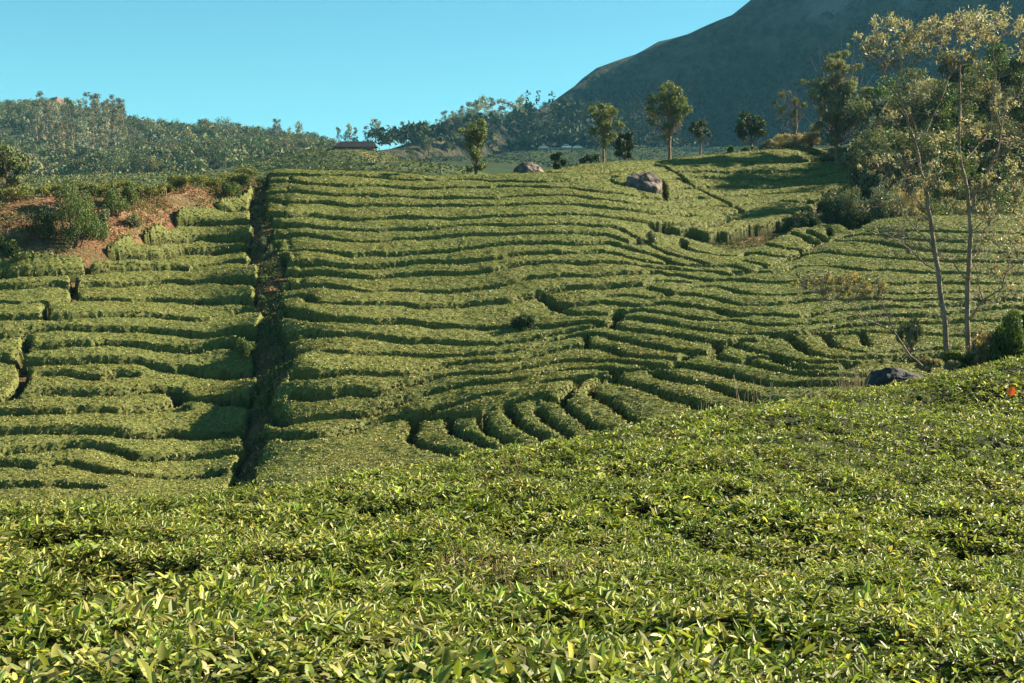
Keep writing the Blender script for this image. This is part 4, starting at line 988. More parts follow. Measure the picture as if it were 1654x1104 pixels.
def clumps(g, centers, radii, n, size, flat=.8, tlo=.6, thi=1.35, tilt=1.0, lay=.35):
    """leaf-sized faces spread through lumpy clumps, thinner toward the middle"""
    centers = np.array(centers, float); radii = np.broadcast_to(radii, (len(centers),))
    w = radii ** 2 / (radii ** 2).sum(); ci = g.choice(len(centers), n, p=w)
    d = g.normal(size=(n, 3)); d /= np.linalg.norm(d, axis=1, keepdims=True)
    rr = radii[ci] * g.random(n) ** .45
    Pn = centers[ci] + d * rr[:, None] * np.array([1, 1, flat])
    sz = size * g.uniform(.6, 1.4, n)
    V, F = leaf_quads(Pn, d, sz, sz * .6, tilt, g, lay)
    ct = g.uniform(.85, 1.15, len(centers))[ci]
    k = g.uniform(tlo, thi, n) * ct
    t = np.stack([k * (1 + .15 * g.normal(size=n)).clip(.6, 1.5), k, k * g.uniform(.8, 1.2, n)], 1)
    return V, F, np.repeat(t, 4, 0)

M_FOREST = leaf_mat("forest_leaf", [(.09, .11, .045), (.19, .19, .085)], .7, .15, .15, .4)
M_PALE = leaf_mat("pale_gum_leaf", [(.15, .165, .085), (.27, .26, .15)], .7, .15, .15, .5)
M_RIDGE = leaf_mat("ridge_tree_leaf", [(.11, .14, .05), (.19, .205, .085)], .6, .25, .25, .6)
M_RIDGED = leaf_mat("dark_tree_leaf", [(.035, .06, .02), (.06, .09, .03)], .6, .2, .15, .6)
M_SHRUB = leaf_mat("shrub_leaf", [(.075, .11, .03), (.13, .16, .05)], .55, .25, .25, 1.2)
M_GREY = leaf_mat("grey_shrub_leaf", [(.12, .13, .07), (.20, .20, .12)], .6, .2, .2, 1.2)
M_DRY = leaf_mat("dry_leaf", [(.30, .22, .12), (.42, .34, .20)], .6, .25, .25, 2.0)

def round_tree_mesh(g, n, size, H=9, R=4.2, mat=M_FOREST):
    c = []; rad = []
    for i in range(9):
        az = g.uniform(0, 6.28); r_ = R * g.uniform(.1, .68); c.append((math.cos(az) * r_, math.sin(az) * r_, H * g.uniform(.45, .88))); rad.append(R * g.uniform(.34, .56))
    V, F, t = clumps(g, c, np.array(rad), n, size, .8, .8, 1.2, 1.0, .85)
    sv, sf = tubes([((0, 0, -1), (0, 0, H * .5), .28, .18)] + [((0, 0, H * .4), c[k], .12, .05) for k in range(4)], 4)
    V2 = np.concatenate([V, sv]); t2 = np.concatenate([t, np.tile([[1.9, 1.4, 2.2]], (len(sv), 1))])
    return V2, [F, sf + len(V)], t2
def gum_tree_mesh(g, n, size, H=15, R=2.2):
    c = []; rad = []
    segs, tips = grow(g, (0, 0, -1), (g.normal() * .5, g.normal() * .5, H * .95), .22, R * 1.1, 8, .38, 1, 1.1)
    for t_ in tips:
        c.append(t_); rad.append(g.uniform(.5, .95) * R * .5)
    V, F, t = clumps(g, c, np.array(rad), n, size, .95)
    sv, sf = tubes(segs, 4)
    return np.concatenate([V, sv]), [F, sf + len(V)], np.concatenate([t, np.tile([[2.2, 1.9, 2.6]], (len(sv), 1))])

g = np.random.default_rng(21)
protoR = [build("forest_tree", *round_tree_mesh(g, 330, 1.0, H=g.uniform(8, 11), R=g.uniform(3.6, 5))[:2], M_FOREST, link=False) for _ in range(0)]
def mk(name, args, mat):
    V, F, t = args; t = t * np.array([g.uniform(.8, 1.2), 1, g.uniform(.8, 1.2)]) * g.uniform(.5, 1.25); return build(name, V, F, mat, tint=t, link=False)
protoR = [mk("forest_tree", round_tree_mesh(g, 900, .45, g.uniform(7, 9.5), g.uniform(3.0, 4.2)), M_FOREST) for _ in range(10)]
protoG = [mk("gum_tree", gum_tree_mesh(g, 420, .6, g.uniform(12, 16), g.uniform(2.0, 3.0)), M_PALE) for _ in range(5)]
def place(proto, name, x, y, z, s, rz, label, cat, group=None, sz=None):
    o = bpy.data.objects.new(name, proto.data); COL.objects.link(o)
    o.location = (x, y, z); o.scale = (s, s, sz or s); o.rotation_euler = (0, 0, rz)
    return tag(o, label, cat, group)

# the left hill: jittered positions over the slope
cand = []
for yy in np.arange(330, 645, 6.0):
    for xx in np.arange(-300, -60, 6.0):
        x = xx + g.uniform(-3, 3); y = yy + g.uniform(-3, 3); z = float(hill_at(x, y))
        px, py = project(x, y, z)
        lim = np.interp(px, [h[0] for h in hsk], [h[2] for h in hsk])
        if px > 545 or y > lim + 12 or px < -150: continue
        cand.append((px, py, x, y, z))
cand.sort(key=lambda c: (not (0 < c[0] < 545 and c[1] < 318), g.random()))
vis = [c for c in cand if 0 < c[0] < 545 and c[1] < 318]
print("hill trees", len(cand), len(vis))
LAB_F = "bushy forest tree among the many covering the hazy hill at far left"
LAB_G = "slender pale-trunked gum tree in the stand halfway up the far left hill"
restV, restF, restT, nv = [], [], [], 0
ng = 0
for i, (px, py, x, y, z) in enumerate(cand):
    gum = (55 < px < 200 and 205 < py < 268 and g.random() < .75) or (440 < px < 500 and py < 245 and g.random() < .3)
    if gum and ng < 120:
        place(protoG[i % 5], "gum_tree", x, y, z - .3, g.uniform(.75, 1.05), g.uniform(0, 6.28), LAB_G, "tree", "gum trees on the far left hill"); ng += 1
    elif i < 300 + ng:
        place(protoR[i % 10], "forest_tree", x, y, z - .5, g.uniform(.7, 1.2), g.uniform(0, 6.28), LAB_F, "tree", "forest trees on the far left hill")
    else:
        V, F, t = round_tree_mesh(g, 60, 1.4, 8, 3.6); V = V * g.uniform(.7, 1.2) + np.array([x, y, z - .5])
        restV.append(V); restF.append(F[0] + nv); restT.append(t * g.uniform(.5, 1.25)); nv += len(V)
def massive(name, restV, restF, restT, mat):
    return build(name, np.concatenate(restV), [np.concatenate(restF)], mat, tint=np.concatenate(restT), kind="stuff")
if restV: massive("hill_forest", restV, restF, restT, M_FOREST)

# forest and scrub on the mountain foot: one mass
restV, restF, restT, nv = [], [], [], 0
protos = [round_tree_mesh(g, 26, 2.7, 9, 4.2) for _ in range(6)] + [gum_tree_mesh(g, 30, 1.5, 14, 2.4) for _ in range(3)]
cnt_ = 0
while cnt_ < 3600:
    y = g.uniform(400, 900); x = (g.uniform(540, 1750) - 827) / FOC * y; z = float(mt_at(x, y)); px, py = project(x, y, z)
    if z > 95 + 40 * g.random() or (py > 250 and px < 1100) or py < np.interp(px, MSK[:, 0], MSK[:, 1]) + (30 if px > 870 else 3): continue
    dens = np.clip(1.1 - (z - 25) / 85, .12, 1) * np.clip(.6 + vnoise(x / 40, y / 40), 0.1, 1)
    if g.random() > dens: continue
    V, F, t = protos[int(g.integers(0, 9 if (980 < px < 1080 or 850 < px < 900) else 6))]
    s = g.uniform(.5, 1.1); a = g.uniform(0, 6.28); R_ = np.array([[math.cos(a), -math.sin(a), 0], [math.sin(a), math.cos(a), 0], [0, 0, 1]])
    V = V @ R_.T * s + np.array([x, y, z - .6]); restV.append(V); restF.append(F[0] + nv); restT.append(t * g.uniform(.7, 1.2)); nv += len(V); cnt_ += 1
massive("mountain_forest", restV, restF, restT, leaf_mat("mountain_leaf", [(.022, .035, .016), (.05, .06, .028)], .8, .1, .1, .2))

# gum trees standing along the saddle against the sky
saddle = [(548,205,'s'),(560,212,'s'),(566,199,'m'),(574,205,'m'),(590,203,'m'),(598,208,'s'),(606,190,'l'),(614,206,'m'),(630,207,'s'),(638,203,'m'),(652,196,'l'),(663,198,'m'),(673,199,'m'),(684,203,'s'),
          (705,192,'r'),(716,178,'l'),(728,184,'m'),(735,178,'m'),(746,170,'l'),(757,164,'l'),(766,162,'l'),(776,158,'l'),(787,153,'l'),(795,157,'l'),(806,160,'m'),(817,158,'l'),(828,165,'m'),(838,152,'l'),(846,172,'s')]
for i, (px, pyt, k) in enumerate(saddle):
    Yg = np.interp(px, [540, 600, 650, 700, 740, 800, 860], [425, 430, 450, 480, 500, 560, 660]) - 6
    dx, _ = pix_dir(px, 200); x = float(dx) * Yg; z = float(mt_at(x, Yg))
    topz = float(pix_dir(px, pyt)[1]) * Yg
    Hh = max(topz - z, 5)
    pr = protoG[i % 5]; h0 = max(v.co.z for v in pr.data.vertices)
    s = Hh / h0
    place(pr, "gum_tree", x, Yg, z, s * (1.25 if k == 'l' else 1.0), g.uniform(0, 6.28), ORD[i] + " of the gum trees along the distant saddle, counted from the left, against the sky", "tree", "gum trees along the saddle", sz=s)
# rounded trees filling in below them
for i in range(60):
    px = g.uniform(640, 900); Yg = np.interp(px, [540, 600, 650, 700, 740, 800, 860, 900], [425, 430, 450, 480, 500, 560, 660, 780]) - g.uniform(4, 60)
    x = float(pix_dir(px, 200)[0]) * Yg; z = float(mt_at(x, Yg))
    place(protoR[i % 5], "forest_tree", x, Yg, z - .5, g.uniform(.5, .95), g.uniform(0, 6.28), "dark rounded tree on the shaded slope under the distant saddle gum trees", "tree", "rounded trees below the saddle")

# granite knob on the hill, and the field boulders
def boulder(name, loc, size, seed, mat, label, cat="boulder", facet=0, group=None):
    g2 = np.random.default_rng(seed)
    bm = __import__("bmesh").new(); __import__("bmesh").ops.create_icosphere(bm, subdivisions=5 if max(size) > .6 else 3, radius=1)
    V = np.array([v.co[:] for v in bm.verts]); F = np.array([[v.index for v in f.verts] for f in bm.faces]); bm.free()
    pl = g2.normal(size=(9, 3)); pl /= np.linalg.norm(pl, axis=1, keepdims=True)
    for p_ in pl:
        dd = V @ p_; cut = g2.uniform(.5, .8); V -= np.maximum(dd - cut, 0)[:, None] * p_ * .92
    n_ = 0.16 * fbm(V[:, 0] * 1.6 + seed, V[:, 1] * 1.6, V[:, 2] * 1.6, 5) + .03 * vnoise(V[:, 0] * 9, V[:, 1] * 9, V[:, 2] * 9)
    V = V * (1 + n_)[:, None] * np.array(size)
    V[:, 2] = np.maximum(V[:, 2], -size[2] * .55)
    o = build(name, V, F, mat, smooth=True); o.location = loc
    return tag(o, label, cat, group)
M_ROCK = noise_mat("weathered_granite", [(.03, .025, .024), (.115, .09, .08), (.27, .21, .17)], 1.6, .9, .9, 7, pos=(.32, .7), bdist=.06)
M_ROCKR = noise_mat("red_granite", [(.10, .07, .06), (.30, .18, .13)], .3, .9, .8, 1.5)
v = P(86, 172, 634); boulder("rock_outcrop", v, (5.6, 6, 4.6), 5, M_ROCKR, "brown granite knob poking out of the trees on top of the far left hill", "rock outcrop")

# shed with long dark roof and bare red bank on the mound
def box(c, s):
    c = np.array(c); s = np.array(s) / 2
    V = np.array([(x, y, z) for z in (-1, 1) for y in (-1, 1) for x in (-1, 1)]) * s + c
    F = np.array([(0, 2, 3, 1), (4, 5, 7, 6), (0, 1, 5, 4), (2, 6, 7, 3), (0, 4, 6, 2), (1, 3, 7, 5)]); return V, F
M_ROOF = noise_mat("dark_roof", [(.014, .012, .016), (.03, .026, .03)], .5, .7, .2)
M_WALLR = noise_mat("earth_wall", [(.22, .10, .07), (.34, .17, .12)], .6, .9, .2)
sv_ = P(585, 247, 214)
sh = empty("long_shed", (sv_.x, 205.5, float(mound_at(sv_.x, 205.5)) - .25)); tag(sh, "long low shed with dark hipped roof and reddish wall on the distant tea mound", "shed")
V, F = box((0, 0, .15), (6.2, 2.6, .7)); o = build("wall", V, F, M_WALLR); o.parent = sh
V = np.array([(-3.6, -1.8, .48), (3.6, -1.8, .48), (3.6, 1.8, .48), (-3.6, 1.8, .48), (-2.3, 0, 1.5), (2.9, 0, 1.5)]); 
o = build("roof", V, [np.array([(0, 1, 5, 4), (2, 3, 4, 5)]), np.array([(1, 2, 5), (3, 0, 4)])], M_ROOF); o.parent = sh

# road wall and white cars at the foot of the mountain
M_WHITE = noise_mat("white_car_paint", [(.7, .7, .68), (.8, .8, .78)], 1, .4, 0)
M_DARK = noise_mat("car_glass", [(.02, .025, .03), (.03, .035, .04)], 1, .2, 0)
M_STONE = noise_mat("pale_road_wall", [(.16, .15, .14), (.36, .34, .31)], 1.2, .9, .5, stretch=(1, 1, 2))
def car(px, py, Y, label):
    v = P(px, py, Y); c = empty("white_car", (v.x, v.y, float(m3_at(v.x, v.y)) + .5)); tag(c, label, "car", "white cars on the far road")
    V, F = box((0, 0, .62), (3.6, 1.6, .55)); V[4:, 0] *= .96; o = build("body", V, F, M_WHITE); o.parent = c
    V, F = box((-.1, 0, 1.15), (2.1, 1.45, .52)); V[4:, 0] *= .75; V[4:, 1] *= .9; o = build("cabin", V, F, M_WHITE); o.parent = c
    V, F = box((-.1, 0, 1.12), (1.9, 1.5, .3)); V[4:, 0] *= .85; o = build("windows", V, F, M_DARK); o.parent = c
    for sx in (-1.1, 1.15):
        for sy in (-.75, .75):
            V, F = tubes([((sx, sy - .1, .32), (sx, sy + .1, .32), .32, .32)], 10); o = build("wheel", V, F, M_DARK); o.parent = c
for px, lab in ((878, "white car on the far road just above the left boulder"), (915, "white car on the far road, middle one of the three"), (933, "white car on the far road beside the left ridge tree")):
    car(px, 248.5, 470, lab)
def road_wall(x0, x1, Y, pt, pb, label):
    w = empty("retaining_wall", P((x0 + x1) / 2, pb, Y)); w.location.z = float(m3_at(w.location.x, Y)) - .9; tag(w, label, "retaining wall")
    a, b = P(x0, pt, Y), P(x1, pt, Y); h = 1.7; ny = 3; nx = max(int((b.x - a.x) / 1.3), 3)
    for j in range(ny):
        for i in range(nx):
            wd_ = (b.x - a.x) / nx
            V, F = box((a.x + (i + .5 + .25 * (j % 2)) * wd_ - w.location.x, rng.uniform(-.05, .05), (j + .5) * h / ny), (wd_ * .96, .8, h / ny * .95))
            o = build("stone_block", V, F, M_STONE); o.parent = w
road_wall(868, 948, 468, 250, 262, "pale stone wall below the far road, behind the left ridge tree")
road_wall(1098, 1160, 468, 249, 262, "pale stone wall below the far road, right of the middle ridge tree")
# ---------------------------------------------------------------- trees, shrubs and rocks on the near slopes
def ground_at(x, y, top=False):
    z = surf(np.array([x]), np.array([y]))[0]
    i = int(np.clip((x - X0) / DX, 0, NX - 1)); j = int(np.clip((y - Y0) / DY, 0, NY - 1))
    return float(z if top else (z - .3 if hgt[j, i] > .3 else GZ0[j, i]))
def at_pixel(px, py):
    """ground point seen at a pixel of the plantation"""
    x, y = hit(px, py); return float(x[0]), float(y[0])

def ridge_tree(px, base_py, top_py, Y, lobes, n, size, mat, bark, label, cat="tree", seed=1, lean=0, nb=9, start=.38, r=.1, up=.8, spread=None, name="ridge_tree", zoff=0):
    """lobes: (px, py, radius px) of the crown in the photo plane at distance Y"""
    g2 = np.random.default_rng(seed)
    b = P(px, base_py, Y); t = empty(name, (b.x, b.y, b.z + zoff)); tag(t, label, cat)
    k = Y / FOC
    cs = []; rs = []
    for (lx, ly, lr) in lobes:
        for q_ in range(3):
            cs.append(((lx - px) * k + g2.normal() * lr * k * .35, g2.normal() * lr * k * .7, (base_py - ly) * k + g2.normal() * lr * k * .3)); rs.append(lr * k * g2.uniform(.45, .8))
    H = (base_py - top_py) * k
    main = np.array([lean * k, 0, H * .72])
    segs, tips = grow(g2, (0, 0, -.4), main, r, .5, 3, .5, 1, up)
    segs = polyseg([(0, 0, -.4), main * .25 + g2.normal(size=3) * .05, main * .5 + g2.normal(size=3) * .06, main * .8, main], r, r * .3)
    sp = main * start
    for c_ in cs[::1]:
        c_ = np.array(c_); f = np.clip((c_[2] / H) - .28, start, .9); s0 = main * f
        mid = (s0 + c_) / 2 + np.array([0, 0, -.08 * H * g2.random()]) + g2.normal(size=3) * .04 * H
        segs += polyseg([s0, mid, c_], r * .26 * (1.1 - f), r * .06)
        for q_ in range(2):
            e_ = c_ + g2.normal(size=3) * .12 * H; segs += polyseg([mid, (mid + e_) / 2 + g2.normal(size=3) * .02 * H, e_], r * .10, r * .03)
    sv, sf = tubes(segs, 6); o = build("trunk", sv, sf, bark, smooth=True); o.parent = t
    V, F, tt = clumps(g2, cs, np.array(rs), n, size, .85)
    o = build("crown", V, F, mat, parent=t, tint=tt)
    return t

ridge_tree(770, 281, 190, 80.5, [(768,205,14),(778,215,14),(760,222,12),(774,232,14),(766,246,12),(776,250,12),(772,270,10),(757,272,7),(782,268,8),(748,212,6)], 3000, .17, M_RIDGE, M_BARKD,
           "slim two-tiered olive tree standing alone on the ridge left of the boulder", seed=3, r=.13, start=.15)
ridge_tree(976, 264, 158, 85.5, [(965,175,12),(980,172,13),(992,182,12),(962,192,14),(982,196,15),(998,205,10),(970,212,13),(985,220,11),(956,212,9),(976,232,9)], 2600, .17, M_RIDGE, M_BARK,
           "small round-crowned tree with thin pale trunk on the ridge, lit green-gold", seed=8, r=.10, start=.3)
ridge_tree(1082, 260, 132, 89.5, [(1072,150,15),(1088,150,15),(1060,165,14),(1100,168,14),(1080,172,16),(1107,182,12),(1062,187,14),(1085,192,14),(1050,178,10),(1048,200,8),(1075,205,9),(1072,222,6),(1078,160,16),(1095,195,12),(1070,175,14),(1090,180,14)], 3600, .18, M_RIDGE, M_BARK,
           "tallest ridge tree with forked pale trunk and broad rounded crown", seed=11, r=.125, start=.42)
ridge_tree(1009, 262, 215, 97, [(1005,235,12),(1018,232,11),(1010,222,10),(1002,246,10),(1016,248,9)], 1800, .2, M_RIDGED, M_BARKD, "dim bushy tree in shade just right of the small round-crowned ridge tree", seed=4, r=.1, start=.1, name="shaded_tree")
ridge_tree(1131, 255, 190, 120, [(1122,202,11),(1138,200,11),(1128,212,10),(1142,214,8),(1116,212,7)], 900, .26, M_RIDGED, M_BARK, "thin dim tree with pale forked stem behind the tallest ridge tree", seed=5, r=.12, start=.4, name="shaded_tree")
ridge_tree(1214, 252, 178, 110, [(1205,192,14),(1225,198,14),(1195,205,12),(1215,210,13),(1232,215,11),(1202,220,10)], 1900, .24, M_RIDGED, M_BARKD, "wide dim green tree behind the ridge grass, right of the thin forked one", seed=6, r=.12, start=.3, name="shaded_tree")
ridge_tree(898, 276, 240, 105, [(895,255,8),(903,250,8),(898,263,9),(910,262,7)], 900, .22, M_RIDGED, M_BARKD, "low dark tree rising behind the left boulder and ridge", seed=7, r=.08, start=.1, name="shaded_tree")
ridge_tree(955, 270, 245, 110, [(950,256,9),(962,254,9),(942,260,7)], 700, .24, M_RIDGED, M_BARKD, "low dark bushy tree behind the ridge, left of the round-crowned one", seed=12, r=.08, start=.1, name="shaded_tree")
ridge_tree(12, 330, 213, 74, [(5,235,20),(25,245,16),(40,262,12),(0,265,22),(30,278,16),(15,295,18),(44,290,9),(-20,250,20),(-15,290,20)], 3600, .2, M_RIDGE, M_BARK,
           "leafy olive tree cut by the left picture edge, above the red bank", seed=9, r=.16, start=.2, zoff=-.5)
M_FEATHER = leaf_mat('feathery_leaf', [(.19, .20, .11), (.33, .32, .19)], .7, .15, .2, .5)
M_BARKL = noise_mat('light_bark', [(.14, .10, .07), (.34, .26, .19)], 6, .9, .5, stretch=(1, 1, .3))
# the big pale tree and its sparse neighbour on the scrub hill
ridge_tree(1352, 262, 80, 92, [(1345,100,14),(1335,115,14),(1362,112,14),(1325,135,14),(1350,135,18),(1375,135,14),(1310,155,12),(1340,160,18),(1370,165,16),(1390,150,12),(1318,180,10),(1350,188,16),(1385,185,12),(1362,205,12),(1325,205,11),(1340,220,12),(1300,135,9),(1398,170,12),(1378,115,10),(1322,158,15),(1365,150,18),(1350,110,14),(1340,195,15),(1380,195,14)], 20000, .15, M_FEATHER, M_BARK,
           "large feathery pale-green tree with rounded top on the scrub hill", seed=13, r=.2, start=.2)
ridge_tree(1285, 240, 142, 94, [(1260,155,6),(1272,150,5),(1250,168,6),(1284,165,7),(1296,170,8),(1262,180,7),(1280,185,8),(1255,195,5)], 800, .17, M_PALE, M_BARK,
           "sparse tree with separate leaf tufts left of the large feathery pale tree", seed=14, r=.09, start=.3)
for i, (px, pb, pt, Y, mt, lab) in enumerate([
   (1428,278,135,88,M_GREY,"grey-green tree beside the large feathery pale tree, in front of the scrub"),
   (1590,215,150,95,M_SHRUB,"round green tree on the scrub hill between the bare trunks"),
   (1640,190,60,99,M_SHRUB,"green tree filling the top right corner of the scrub hill"),
   (1545,150,80,99,M_GREY,"grey tree behind the leaf tufts of the middle bare tree"),
   (1440,345,195,78,M_GREY,"grey-green tree rising behind the knoll crest, left of the left bare tree"),
   (1484,345,175,79.5,M_SHRUB,"fresh green tree rising behind the knoll crest at the left bare tree"),
   (1402,345,235,77,M_GREY,"lowest grey-green tree at the knoll crest, over the broad grey bush"),
   (1500,290,225,86,M_SHRUB,"bright green small tree low on the scrub hill behind the left bare tree"),
   (1472,275,112,88.5,M_SHRUB,"tall green tree on the scrub hill behind the left bare tree"),
   (1520,250,92,90,M_GREY,"tall grey tree on the scrub hill behind the left bare tree's top"),
   (1610,205,95,94,M_SHRUB,"broad green tree high on the scrub hill near the right edge"),
   (1570,230,120,91,M_GREY,"grey-green tall tree on the scrub hill between the two bare trees"),
   (1690,200,70,95,M_RIDGED,"dark tree cut by the right picture edge on the scrub hill"),
   (1530,300,200,84,M_RIDGED,"dark leafy tree low in the scrub between the bare trunks"),
   (1640,290,180,86,M_GREY,"grey leafy tree in the scrub at the right edge, mid height")]):
    w = (pb - pt) * .42
    ridge_tree(px, pb, pt, Y, [(px + w * math.cos(a) * .8, (pt + pb) / 2 - 6 + w * .55 * math.sin(a * 1.7), w * .42) for a in np.linspace(0, 6, 10)], 5200, .19, mt, M_BARKD, lab, seed=30 + i, r=.1, start=.15, name="hill_tree")

# shrubs
SHR = {}
def shrub_mesh(seed, n, size, mat, spikes=True):
    g2 = np.random.default_rng(seed); cs = []; rs = []
    for i in range(12):
        a = g2.uniform(0, 6.28); r_ = g2.uniform(.1, .75); cs.append((math.cos(a) * r_, math.sin(a) * r_, g2.uniform(.15, 1.05 - .5 * r_))); rs.append(g2.uniform(.22, .4))
    V, F, t = clumps(g2, cs, np.array(rs), n, size, .9)
    segs = []
    for c_ in cs: segs += polyseg([(c_[0] * .1, c_[1] * .1, -.25), (c_[0] * .5, c_[1] * .5, c_[2] * .4), c_], .03, .01)
    return (V, F, t), tubes(segs, 4)
def shrub(px, py, wpx, hpx, mat, label, seed=0, n=1500, leaf=.085, name="shrub", Y=None, group=None, bark=None):
    if Y is None:
        x, Y = at_pixel(px, py)
        if not (Y == Y): x, Y = float(pix_dir(px, py)[0]) * 90, 90
        z = ground_at(x, Y)
    else:
        v = P(px, py, Y); x, z = v.x, v.z
    k = Y / FOC; w = wpx * k * .5; h = hpx * k
    n = int(n * 1.4); leaf = leaf * 1.1
    (V, F, t), (sv, sf) = shrub_mesh(seed + 100, n, leaf / ((w + h) / 2), mat)
    o = empty(name, (x, Y, z)); tag(o, label, "shrub", group)
    S3 = np.array([w, w, h * .85])
    f = build("foliage", V * S3, F, mat, parent=o, tint=t); s_ = build("stems", sv * S3, sf, bark or M_BARKD, parent=o)
    return o
sl = [
 (118,395,92,105,M_SHRUB,"tall conical dark green shrub on the red bank",3200,.10),
 (112,345,50,62,M_SHRUB,"yellow-green leafy top shrub just behind the conical bank shrub",1600,.10),
 (75,385,70,60,M_RIDGED,"dark low shrub left of the conical shrub on the red bank",1700,.10),
 (150,388,60,50,M_SHRUB,"rounded dark shrub right of the conical bank shrub",1700,.10),
 (190,345,58,50,M_SHRUB,"light green tangled shrub hanging from the bank top hedge",1800,.10),
 (215,330,48,42,M_SHRUB,"small leafy shrub below the bank top hedge near the bare red earth",1300,.10),
 (165,365,50,30,M_GREY,"greyish low scrub in the middle of the red bank",1100,.10),
 (215,365,40,24,M_GREY,"small grey-green scrub clump beside the bare red earth",900,.09),
 (25,415,62,34,M_SHRUB,"round green shrub at the foot of the red bank, far left",1500,.10),
 (5,402,40,30,M_SHRUB,"bright shrub at the picture's left edge below red earth",900,.10),
 (372,318,40,34,M_SHRUB,"green shrub at the right end of the red bank by the gully top",1300,.10),
 (352,332,26,16,M_SHRUB,"tiny green shrub on bare red earth near the gully top",700,.08),
 (392,300,30,26,M_SHRUB,"shrub at the head of the gully under the skyline",1000,.10),
 (424,385,30,28,M_GREY,"pale grassy shrub in the upper gully",1000,.09),
 (436,405,34,36,M_GREY,"pale bush in the gully, below the grassy one",1300,.09),
 (428,440,26,30,M_SHRUB,"dark green bush in the upper middle gully",900,.09),
 (425,470,26,22,M_SHRUB,"little leafy bush in the gully beside the red stone",800,.08),
 (430,515,30,26,M_SHRUB,"leafy bush in the gully below the red stone",1000,.08),
 (488,540,38,30,M_SHRUB,"ragged sprouting bush at the broken hedge end right of the gully",1300,.08),
 (440,600,36,30,M_SHRUB,"bright bush in the lower gully between the two fields",1200,.08),
 (428,630,30,36,M_SHRUB,"tall bush in the lower gully below the bright one",1300,.08),
 (425,690,22,20,M_SHRUB,"small bush in the lowest visible gully bend",800,.08),
 (400,715,26,20,M_SHRUB,"low leafy bush at the gully's left side near the bottom",800,.08),
 (300,660,40,26,M_SHRUB,"unclipped bush standing out of the left field hedges",1300,.08),
 (270,596,44,24,M_SHRUB,"unclipped bright bush at a hedge end in the left field",1200,.08),
 (393,575,52,42,M_SHRUB,"large unclipped leafy bush at the left field edge by the gully",2200,.08),
 (843,530,52,36,M_RIDGED,"dark unclipped bush breaking a hedge row in the middle field",2200,.09),
 (775,528,44,24,M_RIDGED,"low dark unclipped bush left of the hedge break in the middle field",1600,.09),
 (810,528,34,26,M_SHRUB,"leafy unclipped bush between the two dark ones in the hedge break",1300,.09),
 (1032,386,28,26,M_GREY,"round grey-green bush at the left end of the dark bank",1300,.09),
 (1052,390,26,28,M_GREY,"grey-green bush just right of its twin at the dark bank's left end",1300,.09),
 (1125,378,22,14,M_SHRUB,"bright small shrub inside the dark bank",600,.09),
 (1215,390,34,16,M_RIDGED,"dark low shrub under the bank at its right part",900,.1),
 (1260,378,44,22,M_RIDGED,"dark low shrub in the shaded bank toward the right",1000,.1),
 (1310,360,48,40,M_RIDGED,"deep green shaded bush under the grey bushes by the right knoll",1800,.1),
 (1345,352,60,60,M_RIDGED,"tall shaded bush at the corner between field and right knoll",2400,.1),
 (1372,350,66,80,M_GREY,"broad grey-green bush, biggest above the right knoll",4200,.1),
 (1420,352,60,62,M_GREY,"grey-green bush behind the knoll crest, right of the biggest",2800,.1),
 (1462,350,60,70,M_DRY,"bush with pinkish dry leaves behind the knoll crest",2600,.1),
 (1510,346,60,60,M_RIDGED,"dark bush behind the knoll crest between the bare trunks",2400,.1),
 (1570,343,70,66,M_RIDGED,"wide dark bush behind the knoll crest right of the bare trunks",2600,.1),
 (1630,342,70,72,M_SHRUB,"green bush behind the knoll crest at the right edge",2600,.1),
 (1240,243,38,18,M_DRY,"dry grassy tuft shrub on the ridge where the scrub hill begins",1200,.12),
 (1210,247,26,12,M_GREY,"small pale shrub on the ridge left of the dry tuft",700,.12),
 (1180,249,20,14,M_SHRUB,"small green shrub on the ridge between shaded trees and dry tuft",600,.12),
 (1275,238,50,26,M_DRY,"dry yellow bush on the scrub hill slope, lower left end",1800,.12),
 (1310,233,56,32,M_DRY,"dry yellow bush on the scrub hill, second up the slope",2000,.12),
 (1390,250,44,40,M_GREY,"grey scrub bush at the foot of the large feathery tree",1700,.11),
 (1425,235,54,50,M_GREY,"tangled grey bush on the scrub hill left of the bare trees",2000,.11),
]
for i, s_ in enumerate(sl):
    (px, py, w, h, mt, lab, n, lf) = s_
    shrub(px, py, w, h, mt, lab, seed=i, n=n, leaf=lf, Y=(94 + (px - 1240) * .02) if 1160 < px < 1330 and py < 260 else None)
